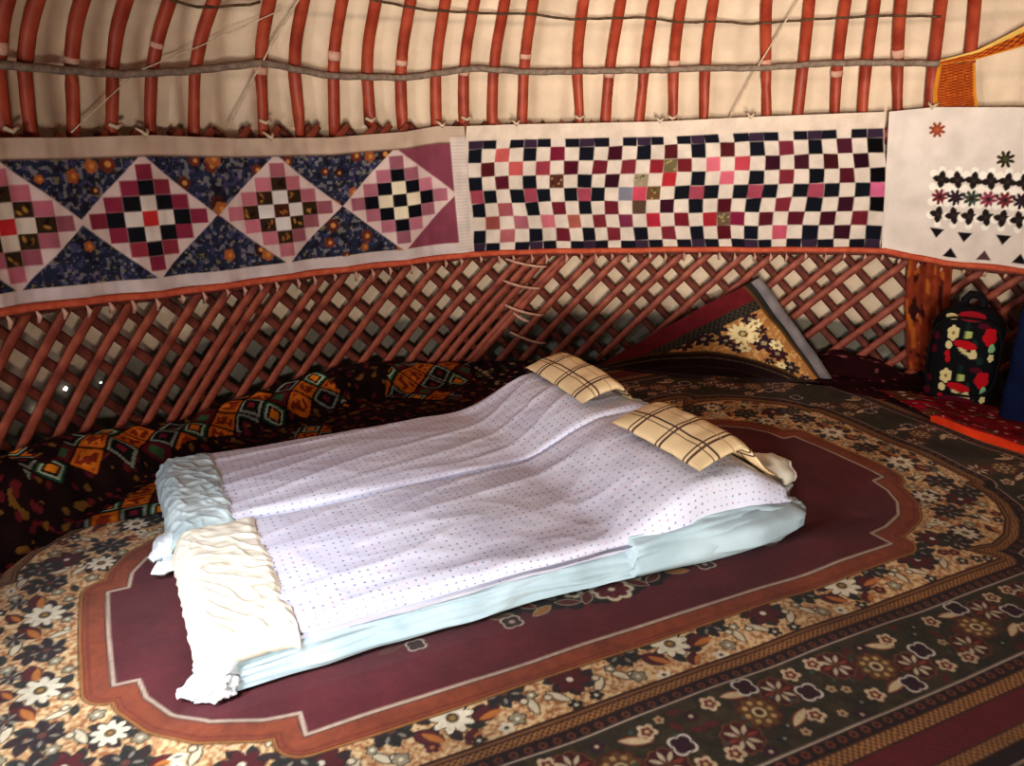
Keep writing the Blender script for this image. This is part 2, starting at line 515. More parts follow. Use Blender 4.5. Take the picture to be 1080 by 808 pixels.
# ropes over the poles
def rope(name, tab, off, rad, mat, lab, flat=1.0, wob=.0, step=1.0, zn=.0015):
    pts = []
    t = tab[0][0]
    while t <= tab[-1][0] + 1e-6:
        z = interp(t, tab)
        pts.append(pol(t, rprof(z) + off + wob * math.sin(t * 1.1), z + zn * math.sin(t * 2.3))); t += step
    V, F = tube_data(pts, rad, 8, flat)
    return tag(mesh_obj(name, V, F, mat), lab, 'rope')
RT = [(-76, 1.70), (-68.5, 1.705), (-64, 1.695), (-58.4, 1.684), (-52.2, 1.702), (-44.8, 1.746), (-37.9, 1.693), (-29.6, 1.689), (-22.3, 1.74), (-15.8, 1.723), (-9.4, 1.73), (-.9, 1.736), (3.2, 1.746), (9.4, 1.745), (16.2, 1.767), (21, 1.769), (27.5, 1.76)]
rope('woven_rope', RT, -.046, .0165, M['rope_grey'], 'thick grey woven rope running across all the roof poles', step=.5)
rope('thin_rope', [(-56, 1.99), (-54.4, 1.969), (-51.6, 1.952), (-46.7, 1.982), (-45.5, 2.0)], -.034, .006, M['rope_dark'], 'thin dark rope looping over the poles at upper left')
rope('thin_rope', [(-35, 2.04), (-34, 2.034), (-28.6, 2.006), (-21.1, 2.002), (-16.8, 2.007), (-12.4, 1.986), (-3.9, 1.999), (.5, 1.975), (4.6, 1.981), (7.7, 1.966), (14.6, 1.984), (21.3, 1.993), (27, 1.98)], -.034, .006, M['rope_dark'], 'long thin dark rope sagging across the upper middle poles')
def slack(name, pts3, off, rad, mat, lab):
    pts = []
    for (a, b) in zip(pts3, pts3[1:]):
        for k in range(8):
            u = k / 8; t = a[0] + (b[0] - a[0]) * u; z = a[1] + (b[1] - a[1]) * u
            pts.append(pol(t, rprof(z) + off, z))
    pts.append(pol(pts3[-1][0], rprof(pts3[-1][1]) + off, pts3[-1][1]))
    V, F = tube_data(pts, rad, 6)
    return tag(mesh_obj(name, V, F, mat), lab, 'string')
slack('pale_string', [(-40.5, 2.15), (-42.4, 2.009), (-45, 1.75), (-48.7, 1.46)], -.05, .0045, M['string'], 'pale string slanting down in front of the poles above the left patchwork quilt')
slack('pale_string', [(14, 2.2), (12.5, 2.07), (9.3, 1.754), (6.8, 1.482)], -.05, .0045, M['string'], 'pale string slanting down in front of the poles above the checkered hanging')
slack('pale_string', [(-43.9, 1.967), (-51, 1.81), (-56.9, 1.696), (-63.3, 1.463)], -.05, .003, M['string'], 'faint thin string slanting across the poles at far left')

# woven bands on the right
def ribbon(name, tl, tr, n, m, rf, mat, colf, lab=None, cat=None, parent=None):
    """tl,tr: left and right edges as (theta,z) lists"""
    P = np.zeros((n, m, 3)); col = np.zeros_like(P)
    def at(L, u):
        s = u * (len(L) - 1); k = min(int(s), len(L) - 2); f = s - k
        return L[k][0] * (1 - f) + L[k + 1][0] * f, L[k][1] * (1 - f) + L[k + 1][1] * f
    for j in range(n):
        a = at(tl, j / (n - 1)); b = at(tr, j / (n - 1))
        for i in range(m):
            f = i / (m - 1); t = a[0] * (1 - f) + b[0] * f; z = a[1] * (1 - f) + b[1] * f
            P[j, i] = pol(t, rf(z, f), z); col[j, i] = colf(f, j / (n - 1))
    o = grid_obj(name, P, mat, parent, col=col)
    if lab: tag(o, lab, cat)
    return o
def bandcol(f, v):
    base = lin((150, 66, 26))
    k = math.sin(v * 120) * math.sin(f * 22)
    if k > .35: base = lin((190, 104, 36))
    if k < -.5: base = lin((92, 34, 20))
    if f < .1 or f > .93: base = lin((196, 130, 44))
    return base
def bandcol2(f, v):
    base = lin((128, 56, 34)) * (1 + .5 * nz(f * 5, v * 14))
    if nz(f * 9, v * 5, 3) > .25: base = lin((170, 96, 40))
    if nz(f * 7, v * 6, 7) > .3: base = lin((60, 26, 22))
    return base
ribbon('woven_band', [(27.6, 1.50), (27.2, 1.62), (27.3, 1.76)], [(31.8, 1.50), (31.2, 1.62), (30.7, 1.762)], 60, 24,
       lambda z, f: rprof(z) - .032 - .006 * math.sin(f * 9), M['wband'], bandcol,
       'orange and brown woven band covering the pole foot above the white embroidered cloth', 'woven band')
ribbon('woven_strap', [(27.3, 1.752), (30.7, 1.775), (34.9, 1.835), (40, 1.95), (46, 2.15)], [(27.4, 1.775), (30.7, 1.82), (34.6, 1.925), (39, 2.06), (44, 2.28)], 90, 16,
       lambda z, f: rprof(z) - .045, M['wband'], lambda f, v: lin((212, 170, 92)) if f > .72 else bandcol(f, v),
       'orange woven strap with twisted yellow edge slanting up to the right', 'strap')
o = ribbon('tasselled_band', [(27.4, .72), (27.6, .5), (28.6, .2), (29.1, .08)], [(31.8, .72), (32.2, .5), (33.2, .2), (33.6, .08)], 60, 22,
       lambda z, f: 2.935 - .014 * math.sin(f * 17) - .01 * math.sin(z * 14), M['wband'], bandcol2,
       'frayed brown and orange woven band hanging over the lattice left of the floral bag', 'woven band')

# ------------------------------------------------------------------ wall hangings
RH = 2.925
T_TOP = [(-92, 1.45), (-69.5, 1.458), (-63.2, 1.445), (-56.9, 1.443), (-48.2, 1.412), (-38.2, 1.40), (-30, 1.42), (-26.3, 1.445), (-23.7, 1.443), (-17.9, 1.449), (-11.3, 1.452), (-.5, 1.461), (9.9, 1.488), (23.1, 1.517), (27.6, 1.543), (35.7, 1.545), (50, 1.54)]
T_BOT = [(-92, .93), (-72.1, .859), (-63.9, .811), (-57.6, .772), (-49.7, .746), (-39.2, .737), (-31.5, .734), (-23, .747), (-15.6, .741), (-5.3, .73), (11.3, .743), (25, .776), (27.5, .753), (31.3, .733), (38.5, .732), (50, .74)]
def hang_r(t, z):
    f = max(0, min(1, (z - .74) / .7))
    return RH + .010 * math.sin(t * .9 + 1) * (1 - f * .5) + .008 * nz(t * .35, z * 2.5) + .004 * nz(t * 1.2, z * 1.2, 5)

def fade(c, k):
    """slightly washed-out dyes"""
    g = c @ np.array([.3, .55, .15]); c[:] = c * (1 - k) + g[..., None] * np.array([1.08, .98, .9]) * k

def hanging(name, thL, thR, pnt, warp, label):
    """pnt: Paint whose x is theta-arc in metres and y is 0..H ; warp maps grid u,v to theta,z"""
    fade(pnt.C, .16)
    ny, nx = pnt.ny, pnt.nx
    P = np.zeros((ny, nx, 3))
    for j in range(ny):
        v = j / (ny - 1)
        for i in range(nx):
            u = i / (nx - 1)
            t = thL(v) * (1 - u) + thR(v) * u
            zb = interp(t, T_BOT); zt = interp(t, T_TOP)
            z = zb + (zt - zb) * v
            t2 = t + warp(u, v)
            P[j, i] = pol(t2, hang_r(t, z), z)
    root = empty(name, pol((thL(0) + thR(0)) / 2, RH, .75), label, 'wall hanging')
    o = grid_obj('cloth', P, M['quilt'], root, col=pnt.C)
    md = o.modifiers.new('thick', 'SOLIDIFY'); md.thickness = .003; md.offset = 1
    return root

W_ = (206, 190, 178)
# -- left quilt, local coords: x metres from its left end (theta -90 .. -23), y 0..0.70
def left_quilt():
    th0, th1 = -90.0, -23.3
    L = math.radians(th1 - th0) * RH
    H = .70
    p = Paint(0, L, 0, H, .0052, (196, 172, 152))
    X = lambda t: math.radians(t - th0) * RH
    # blue floral ground
    y0, y1 = .065, .61
    p.rect(-.1, X(-25.6), y0, y1, (42, 47, 68))
    w = np.s_[:, :]
    n1 = vnoise(p.X.shape, 3, 1); n2 = vnoise(p.X.shape, 3, 2); n3 = vnoise(p.X.shape, 5, 3)
    inside = (p.Y > y0) & (p.Y < y1) & (p.X < X(-25.6))
    def mset(mask, c, a=.9):
        k = (mask & inside); p.C[k] = p.C[k] * (1 - a) + lin(c) * a
    mset(n1 > .66, (132, 126, 128), .7); mset(n2 > .74, (70, 66, 104)); mset(n3 > .74, (34, 30, 44)); mset((n1 > .5) & (n2 < .18), (120, 110, 60), .8)
    rr = random.Random(3)
    for k in range(85):
        cx, cy = rr.uniform(0, L), rr.uniform(y0, y1)
        if cx > X(-26): continue
        r = rr.uniform(.02, .040)
        c = rr.choice([(160, 84, 32), (112, 48, 32), (170, 92, 34), (90, 42, 34), (62, 32, 34), (70, 34, 30)])
        p.petals(cx, cy, r, 5, c, rr.random() * 6, depth=.2); p.disc(cx + .004, cy, r * .35, (198, 130, 48))
    # mauve block at the right end
    p.poly([(X(-31.6), y0), (X(-31.6), y1), (X(-24.9), y1 + .02), (X(-24.9), y0)], (134, 62, 80))
    yc = (y0 + y1) / 2
    cents = [-70.4, -57.9, -44.6, -31.4]
    hw = [.33, .335, .335, .335]
    P3 = [(170, 90, 104), (150, 44, 64), (176, 98, 110), (172, 100, 116)]
    D2 = [(60, 42, 24), (24, 24, 30), (60, 40, 22), (16, 16, 26)]
    C0 = [(196, 24, 30), (200, 26, 34), (84, 36, 24), (22, 20, 30)]
    W1 = [(206, 190, 170), (212, 198, 184), (214, 204, 196), (216, 200, 168)]
    for ci, t in enumerate(cents):
        cx = X(t); hx = hw[ci]; hy = (y1 - y0) / 2 + .012
        p.poly([(cx - hx, yc), (cx, yc - hy), (cx + hx, yc), (cx, yc + hy)], (204, 178, 170))
        cwx, cwy = hx / 4.15, hy / 4.15
        r2 = random.Random(ci)
        for i in range(-4, 5):
            for j in range(-4, 5):
                d = abs(i) + abs(j)
                if d > 3: continue
                col = [C0[ci], W1[ci], D2[ci], P3[ci]][d]
                if d == 3: 
                    f = r2.uniform(.84, 1.12); col = tuple(min(255, c * f) for c in col)
                    if ci == 1 and r2.random() < .55: col = (140, 36, 66)
                x0 = cx + (i - .5) * cwx; x1 = x0 + cwx; b0 = yc + (j - .5) * cwy; b1 = b0 + cwy
                p.rect(x0, x1, b0, b1, col)
                if d == 2 and ci in (0, 2) or (d == 0 and ci == 2):
                    for q in range(3):
                        p.ell(r2.uniform(x0 + .015, x1 - .015), r2.uniform(b0 + .015, b1 - .015), .014, .007, r2.choice([(176, 124, 30), (150, 96, 30), (36, 22, 16)]), r2.random() * 3)
        if ci == 3:   # cream centre cross keeps a dark middle
            pass
    # frames
    p.rect(-.1, L + .1, y1, H + .1, (186, 160, 138)); p.rect(-.1, L + .1, -.1, y0 - .004, (196, 180, 176))
    p.rect(-.1, L + .1, y1 - .002, y1 + .006, (120, 90, 74))
    xr = X(-25.1)
    p.rect(xr, L + .1, -.1, H - .06, (206, 190, 180))
    k = 0; y = 0
    while y < H:
        p.rect(xr, L + .1, y, y + .004, (160, 140, 130), .55); y += .018
    n4 = vnoise(p.X.shape, 10, 8); p.C *= (0.9 + .2 * n4)[..., None]
    root = hanging('patchwork_quilt', lambda v: th0, lambda v: th1 + .7 * (1 - v) + .0, p, lambda u, v: .5 * (v - .5) * (1 - 2 * u) * .5,
                   'blue floral patchwork quilt with four stepped diamonds and a mauve end, hung left')
    return root
q1 = left_quilt()

def check_quilt():
    th0, th1 = -23.5, 23.6
    L = math.radians(th1 - th0) * RH; H = .74
    p = Paint(0, L, 0, H, .005, (206, 190, 174))
    nC, nR = 29, 9
    x0 = .02; x1 = L - .004; cw = (x1 - x0) / nC
    y0, y1 = .0, .655
    # the top and bottom rows are about two thirds high
    hs = [.62] + [1] * 7 + [.62]; hs = [h * (y1 - y0) / sum(hs) for h in hs]
    ys = [y1]
    for h in hs: ys.append(ys[-1] - h)
    rr = random.Random(5)
    MAR = [(110, 24, 42), (92, 20, 38), (70, 14, 34), (124, 34, 50), (88, 24, 30), (60, 16, 36)]
    special = {(3, 12): (150, 132, 108), (4, 11): (120, 120, 134), (4, 12): (196, 60, 86), (4, 13): (110, 76, 40), (5, 12): (92, 66, 52),
               (3, 14): (178, 22, 38), (2, 13): (140, 22, 40), (2, 15): (112, 24, 36), (2, 14): (112, 96, 62), (6, 13): (176, 20, 50), (6, 15): (120, 20, 40),
               (6, 18): (104, 84, 60), (5, 18): (86, 14, 30), (7, 18): (92, 14, 28), (6, 17): (160, 22, 42), (6, 19): (128, 16, 60), (2, 17): (206, 96, 112), (2, 19): (180, 54, 70),
               (3, 18): (206, 92, 112), (7, 22): (184, 74, 96), (1, 2): (190, 84, 80), (2, 3): (186, 78, 76), (2, 5): (150, 50, 66), (5, 2): (160, 80, 86), (6, 1): (150, 72, 62), (6, 3): (164, 92, 104),
               (7, 2): (170, 92, 96), (6, 5): (196, 100, 116), (6, 7): (164, 86, 70), (3, 6): (96, 46, 36), (6, 11): (120, 40, 70), (4, 28): (196, 88, 128), (1, 6): (120, 18, 52), (2, 7): (84, 12, 38), (2, 23): (88, 28, 48), (1, 22): (118, 34, 56), (1, 26): (96, 32, 56)}
    for r in range(nR):
        for c in range(nC):
            col = None; odd = c % 2; m = c % 4
            if r in (0, 8):
                if m == 0: col = (60, 40, 62)
                elif odd: col = (24, 24, 36)
            elif r in (1, 7):
                if m == 0: col = (22, 24, 36)
                elif m == 2: col = rr.choice(MAR)
            elif r in (2, 6):
                if odd: col = rr.choice(MAR)
            elif r in (3, 5):
                if m == 0: col = (20, 24, 34)
                elif m == 2: col = rr.choice(MAR)
            elif r == 4:
                if m == 0: col = (156, 62, 82)
                elif odd: col = (22, 26, 34)
            if (r, c) in special: col = special[(r, c)]
            if c > 22 and col and r in (2, 3, 1): col = tuple(v * .8 for v in col) if sum(col) < 300 else col
            if c == 28 and r in (1, 3, 5): col = (12, 8, 12)
            if col is None: continue
            j = [rr.uniform(-.003, .003) for _ in range(8)]
            a0, a1 = x0 + c * cw, x0 + (c + 1) * cw
            p.poly([(a0 + j[0], ys[r + 1] + j[1]), (a1 + j[2], ys[r + 1] + j[3]), (a1 + j[4], ys[r] + j[5]), (a0 + j[6], ys[r] + j[7])], col)
            if (r, c) in ((2, 14), (6, 18), (3, 12), (4, 13), (3, 6)):
                for q in range(7): p.disc(rr.uniform(a0 + .01, a1 - .01), rr.uniform(ys[r + 1] + .01, ys[r] - .01), .006, rr.choice([(40, 40, 30), (170, 150, 100), (90, 100, 50)]))
    p.rect(-.1, L + .1, y1, H + .1, (210, 190, 170))
    n4 = vnoise(p.X.shape, 12, 9); p.C *= (0.91 + .18 * n4)[..., None]
    n4 = vnoise(p.X.shape, 3, 10); p.C *= (0.96 + .08 * n4)[..., None]
    return hanging('patchwork_hanging', lambda v: th0 + .5 * (1 - v), lambda v: th1 - .3 * v + .9 * (1 - v), p,
                   lambda u, v: .38 * math.sin(u * 17 + 1) * (v - .5) + .25 * math.sin(v * 7 + u * 5),
                   'black, maroon and white checkered patchwork hanging in the middle of the wall')
q2 = check_quilt()

def white_cloth():
    th0, th1 = 23.6, 50.0
    L = math.radians(th1 - th0) * RH; H = .79
    p = Paint(0, L, 0, H, .005, (214, 200, 188))
    X = lambda t: math.radians(t - th0) * RH
    def Yz(t, z): return (z - interp(t, T_BOT)) / (interp(t, T_TOP) - interp(t, T_BOT)) * H
    # red-brown and dark flowers
    def fl(t, z, r, c1, c2):
        cx, cy = X(t), Yz(t, z)
        p.petals(cx, cy, r, 8, c1, .3, depth=.6); p.disc(cx, cy, r * .3, c2)
    fl(28.3, 1.427, .042, (150, 62, 36), (176, 84, 40)); 
    fl(34.9, 1.286, .045, (54, 44, 30), (70, 74, 40)); fl(42, 1.33, .045, (150, 62, 36), (176, 84, 40))
    # embroidered panel: white tufts, dark crosses and a middle row of coloured flowers
    xa = X(28.6); xb = X(47)
    step = .079; k = 0; x = xa + .03
    zc = 1.075
    while x < xb:
        t = th0 + math.degrees(x / RH); yc = Yz(t, zc)
        for q in (-.11, -.04, .04, .11):
            for s in (-.5, 0): 
                p.disc(x + s * step, yc + q + .012, .021, (236, 226, 212))
        p.disc(x, yc + .145, .018, (232, 226, 212)); p.disc(x, yc - .14, .018, (232, 226, 212))
        for q in (.095, -.09):
            for a in range(4):
                aa = a * PI / 2 + (.2 if k % 2 else -.1)
                p.leaf(x + .022 * math.cos(aa), yc + q + .022 * math.sin(aa), .050, .034, aa, (42, 32, 30))
            p.disc(x, yc + q, .012, (60, 48, 44))
        c = [(120, 40, 50), (52, 34, 52), (62, 80, 64), (150, 56, 80)][k % 4]
        p.petals(x + .0, yc + .003, .044, 8, c, .2, depth=.55); p.disc(x, yc + .003, .012, (60, 40, 44))
        if k % 1 == 0:
            for a in (0, PI):
                p.leaf(x + step / 2, yc + .003 + .018 * math.cos(a), .03, .014, PI / 2, (42, 34, 32))
        x += step; k += 1
    # appliqued triangles
    def tri(t, z, up, c, s=.038):
        cx, cy = X(t), Yz(t, z); d = s if up else -s
        p.poly([(cx - s, cy - d * .6), (cx + s, cy - d * .6), (cx, cy + d * .75)], c)
    for t, z in [(29.2, .885), (32.0, .872), (35.7, .872), (39.5, .872), (43, .872)]: tri(t, z, False, (30, 24, 28))
    for i, (t, z) in enumerate([(30.8, .782), (34.1, .778), (37.6, .78), (41, .78), (44.5, .78)]): tri(t, z, True, [(30, 24, 28), (90, 60, 60)][i % 2])
    n4 = vnoise(p.X.shape, 14, 4); p.C *= (0.93 + .14 * n4)[..., None]
    return hanging('embroidered_cloth', lambda v: th0 - .3 * v + .9 * (1 - v), lambda v: th1, p, lambda u, v: 0,
                   'white cloth with embroidered dark crosses and small triangles, hung at right')
q3 = white_cloth()

# pale ties that hold the hangings to the lattice heads
for q, ts in ((q1, [-57.2, -44.9, -26.0]), (q2, [-17.5, -1, 9]), (q3, [27.4])):
    for t in ts:
        z = interp(t, T_TOP)
        V, F = tube_data([pol(t - .5, 2.94, z + .028), pol(t - .2, 2.918, z + .012), pol(t, 2.91, z - .002), pol(t + .35, 2.925, z + .014), pol(t + .6, 2.95, z + .024)], [.005, .008, .010, .008, .004], 7)
        mesh_obj('tie_string', V, F, M['string'], q)

# cord along the bottom edge with its row of loops
pts = []
t = -92
while t <= 50:
    z = interp(t, T_BOT)
    pts.append(pol(t, 2.918 + .006 * math.sin(t * .9 + 1), z - .012)); t += .5
root = empty('edging_cord', pol(0, 2.92, .73), 'orange-red cord running along the lower edge of the wall hangings', 'cord')
V, F = tube_data(pts, .0165, 8)
mesh_obj('cord', V, F, M['cord'], root)
lp = None; t = -84
while t < 48:
    z = interp(t, T_BOT)
    hgt = random.uniform(.035, .06)
    V, F = tube_data([pol(t, 2.945, z - .02), pol(t + .1, 2.935, z - .03 - hgt / 2), pol(t, 2.945, z - .03 - hgt)], [.007, .011, .008], 7)
    mesh_obj('string_loop', V, F, M['tie_pink'], root)
    t += random.uniform(1.7, 2.6)
# a second dull red strip right under the cord (rolled edge behind the loops)
pts = [pol(t * .5, 2.958, interp(t * .5, T_BOT) - .035) for t in range(-184, 101)]
V, F = tube_data(pts, .014, 8)
mesh_obj('binding', V, F, M['wood_dark'], root)

# ------------------------------------------------------------------ the big rug
FIELD = [(0, .69), (1.09, .69), (1.085, .60), (1.18, .585), (1.31, .535), (1.40, .455), (1.455, .36), (1.47, .27), (1.535, .265), (1.54, 0)]
CREAM = [(0, .93), (1.34, .93), (1.40, .965), (1.385, .90), (1.46, .875), (1.56, .83), (1.67, .75), (1.76, .65), (1.81, .54), (1.815, .47), (1.87, .455), (1.87, 0)]
CREAM = [(0, .93), (1.37, .93), (1.29, .83), (1.44, .845), (1.56, .81), (1.67, .74), (1.76, .64), (1.81, .54), (1.815, .46), (1.87, .45), (1.87, 0)]
def full_poly(q):
    a = [(x, y) for x, y in q]
    b = [(x, -y) for x, y in reversed(q) if y > 0]
    c = [(-x, -y) for x, y in q if x > 0]
    d = [(-x, y) for x, y in reversed(q) if x > 0 and y > 0]
    return a + b + c + d
def paint_rug():
    d = .0048
    S0, S1, T0, T1 = -1.06, 3.84, .80, 4.14
    xc, yc = 1.39, 2.52
    p = Paint(S0 - xc, S1 - xc, T0 - yc, T1 - yc, d, (58, 50, 34))
    AX, AY = np.abs(p.X), np.abs(p.Y)
    qf = full_poly(FIELD); qc = full_poly(CREAM)
    df = poly_sdf(AX, AY, qf); dc = poly_sdf(AX, AY, qc)
    sh = p.X.shape
    n_f = vnoise(sh, 2, 21); n_m = vnoise(sh, 6, 22); n_l = vnoise(sh, 30, 23)
    # brown floral band ground
    p.C *= (0.7 + .35 * n_m + .35 * n_f)[..., None]
    k = (n_m > .62); p.C[k] = p.C[k] * .6 + lin((84, 62, 30)) * .4
    rm = random.Random(12)
    # ---- motifs of the brown band
    def brown_unit(x, y, fy, ang=0):
        sy = fy
        for (dx, dy, c) in ((-.105, .055 * sy, (84, 24, 26)), (.11, -.045 * sy, (80, 26, 26))):
            p.petals(x + dx, y + dy, .062, 10, (120, 70, 40), 0, depth=.12); p.petals(x + dx, y + dy, .056, 10, c, 0, depth=.12)
            for k in range(8):
                a = k * PI / 4
                p.leaf(x + dx + .03 * math.cos(a), y + dy + .03 * math.sin(a), .038, .013, a, (206, 190, 160) if k % 4 else (150, 60, 40))
            p.disc(x + dx, y + dy, .011, (110, 70, 34))
        p.petals(x, y, .066, 10, (92, 36, 26), 0, depth=.15); p.petals(x, y, .058, 10, (112, 76, 34), 0, depth=.2)
        for k in range(8):
            a = k * PI / 4; p.disc(x + .038 * math.cos(a), y + .038 * math.sin(a), .008, (196, 158, 96))
        p.ring(x, y, .016, .007, (214, 194, 150)); p.disc(x, y, .008, (70, 30, 24))
        # curved cream leaves
        for (dx, dy, an) in ((-.015, -.083 * sy, .25 * sy), (.085, .062 * sy, -.5 * sy)):
            p.leaf(x + dx, y + dy, .095, .034, an, (150, 60, 34)); p.leaf(x + dx, y + dy, .088, .024, an, (212, 192, 150))
        # quatrefoils and little flowers
        for (dx, dy) in ((.185, -.005 * sy), (.035, -.098 * sy)):
            p.quatre(x + dx, y + dy, .040, (222, 212, 200), (58, 24, 40), lw=.007); 
        for (dx, dy) in ((.13, .075 * sy), (-.16, .09 * sy), (-.1, -.085 * sy), (.195, -.085 * sy)):
            p.petals(x + dx, y + dy, .03, 5, (212, 186, 150), .5, depth=.35); p.petals(x + dx, y + dy, .018, 5, (120, 40, 46), .5, depth=.3); p.disc(x + dx, y + dy, .006, (210, 190, 120))
        for k in range(5):
            dx, dy = rm.uniform(-.2, .2), rm.uniform(-.1, .1)
            p.disc(x + dx, y + dy, .007, (60, 90, 80)); 
    for sy in (-1, 1):
        for k in range(-6, 7):
            x = .03 + k * .445
            if abs(x) < 2.3: brown_unit(x, sy * 1.16, 1 if k % 2 else -1)
    for sx in (-1, 1):
        for k in range(-2, 3):
            y = k * .44
            if abs(y) < 1.0:
                # rotated version along the short sides
                brown_unit(sx * 2.10, y, 1 if k % 2 else -1)
        # corner pieces
        for sy in (-1, 1): 
            brown_unit(sx * 1.86, sy * .93, 1); p.quatre(sx * 1.93, sy * .66, .036, (216, 206, 196), (58, 24, 40))
    # ---- cream band
    p.full(dc, (206, 158, 104))
    inc = dc < 0
    k = inc & (n_f > .58); p.C[k] = lin((224, 192, 142))
    k = inc & (n_f < .25); p.C[k] = lin((178, 112, 62))
    WH, MR, DG, OR, OUT = (232, 222, 196), (96, 26, 34), (44, 42, 40), (198, 118, 34), (48, 32, 26)
    def daisy(x, y, r=.062, ph=0.):
        p.petals(x, y, r + .005, 9, OUT, ph, depth=.38); p.petals(x, y, r, 9, WH, ph, depth=.42)
        p.disc(x, y, r * .30, (92, 70, 40)); p.disc(x, y, r * .14, (170, 130, 60))
    def darkfl(x, y, r=.055, c=DG, n=7):
        p.petals(x, y, r, n, c, rm.random() * 6, depth=.5)
        for k in range(5):
            a = k * 1.257 + x; p.leaf(x + r * .6 * math.cos(a), y + r * .6 * math.sin(a), .028, .010, a, (150, 140, 124))
        p.disc(x, y, r * .22, (110, 60, 50))
    def star(x, y, r=.058):
        p.petals(x, y, r + .004, 6, OUT, .4, depth=.5); p.petals(x, y, r, 6, MR, .4, depth=.45); p.disc(x, y, .010, WH)
    def scroll(x, y, an, s=1):
        p.leaf(x, y, .085 * s, .034 * s, an, OUT); p.leaf(x, y, .076 * s, .024 * s, an, (222, 208, 176))
        p.disc(x + .03 * s * math.cos(an + .6), y + .03 * s * math.sin(an + .6), .015 * s, OUT); p.disc(x + .03 * s * math.cos(an + .6), y + .03 * s * math.sin(an + .6), .010 * s, (226, 210, 176))
    def leaf2(x, y, an, s=1):
        p.leaf(x, y, .10 * s, .060 * s, an, OUT); p.leaf(x, y, .092 * s, .052 * s, an, MR)
        p.leaf(x + .012 * s, y - .010 * s, .078 * s, .024 * s, an - .15, OR)
    def pet2(x, y, r=.022):
        p.petals(x, y, r, 5, OUT, x * 9, depth=.3); p.petals(x, y, r - .005, 5, (160, 150, 120), x * 9, depth=.3); p.disc(x, y, .006, WH)
    def dark_leaves(x, y, r):  # dark green and brown leaves woven round a flower
        for k in range(7):
            a = k * .9 + x * 5; p.leaf(x + r * math.cos(a), y + r * .8 * math.sin(a), .062, .036, a + .5, (50, 52, 46) if k % 2 else (58, 40, 40))
    def unit(x, y, ox, oy):
        """one repeat along a side: (ox,oy) points outwards from the field"""
        T = lambda a, b: (x + a * oy * oy + a * 0 + b * ox + (a * abs(ox) * 0), y + b * oy + a * abs(ox)) if True else None
        ang = math.atan2(oy, ox)
        def q(f, a, b, *r): 
            X_, Y_ = (x + a, y + b * oy) if oy else (x + b * ox, y + a); f(X_, Y_, *r)
        dark_leaves(x, y, .075)
        q(leaf2, -.085, .035, (2.4 if oy < 0 else -2.4) + (0 if oy else 1.5)); q(leaf2, .088, .02, .25 + (0 if oy else 1.4)); q(leaf2, .02, .085, .9 + (0 if oy else 1.4), .7)
        q(daisy, 0, -.005)
        q(pet2, -.055, -.07); q(pet2, .07, -.075)
    per = .36
    for sy in (-1, 1):
        y = sy * .81
        for k in range(-3, 4):
            x = k * .72 * .5
            if k % 2 == 0: unit(x, y - sy * .005, 0, sy)
            else: 
                dark_leaves(x, y, .055); star(x, y, .06); scroll(x + .065, y + sy * .055, .8); scroll(x - .065, y + sy * .05, 2.2); pet2(x - .05, y - sy * .07, .026); pet2(x + .03, y - sy * .08, .03)
            for e in (-1, 1):
                xx = x + e * .165
                if abs(xx) > 1.3 or (k % 2): continue
                dark_leaves(xx, y - sy * .03, .04); darkfl(xx, y - sy * .035, .058); scroll(xx + .05 * e, y + sy * .05, 1.2 * e + .3); scroll(xx - .02 * e, y - sy * .09, .1, .9); pet2(xx - .01, y + sy * .075, .028); pet2(xx + e * .065, y + sy * .01, .02)
    for sx in (-1, 1):
        x = sx * 1.745
        for y in (-.2, .2): unit(x - sx * .02, y, sx, 0)
        for y in (0, -.4, .4):
            dark_leaves(x - sx * .02, y, .05); darkfl(x - sx * .035, y, .055, (50, 34, 38)); scroll(x + sx * .05, y + .05, 1.3); scroll(x - sx * .07, y + .07, .2, .9); pet2(x + sx * .065, y - .055, .026); pet2(x - sx * .06, y - .07, .024)
        for yy in (-.1, .1, -.3, .3):
            darkfl(x + sx * .055, yy, .036, DG); 
        for sy in (-1, 1):     # rounded corners
            for (cx, cy, kind) in ((1.26, .73, 'st'), (1.36, .65, 'sc'), (1.42, .75, 'da'), (1.52, .60, 'dk'), (1.60, .70, 'sc'), (1.66, .55, 'st'), (1.55, .47, 'da'), (1.17, .66, 'sc'),
                                   (1.32, .78, 'dk'), (1.50, .71, 'p'), (1.62, .61, 'p'), (1.74, .52, 'dk'), (1.58, .38, 'p'), (1.13, .76, 'dk'), (1.48, .52, 'p'), (1.22, .63, 'p'), (1.70, .62, 'p'), (1.62, .45, 'sc'), (1.44, .63, 'l'), (1.55, .77, 'l')):
                X_, Y_ = sx * cx, sy * cy
                if kind in ('st', 'da', 'dk'): dark_leaves(X_, Y_, .05)
                if kind == 'st': star(X_, Y_, .055)
                elif kind == 'da': daisy(X_, Y_, .05)
                elif kind == 'dk': darkfl(X_, Y_, .05)
                elif kind == 'sc': scroll(X_, Y_, rm.uniform(0, 3))
                elif kind == 'l': leaf2(X_, Y_, rm.uniform(0, 3), .7)
                else: pet2(X_, Y_, .026)
    # fill the gaps of the cream band with small leaves and blossoms
    placed = []
    rf = random.Random(77)
    def lum(x, y):
        j = int((y - p.ys[0]) / p.d); i = int((x - p.xs[0]) / p.d)
        return (i, j)
    cnt = 0
    bgmask = p.C.copy()
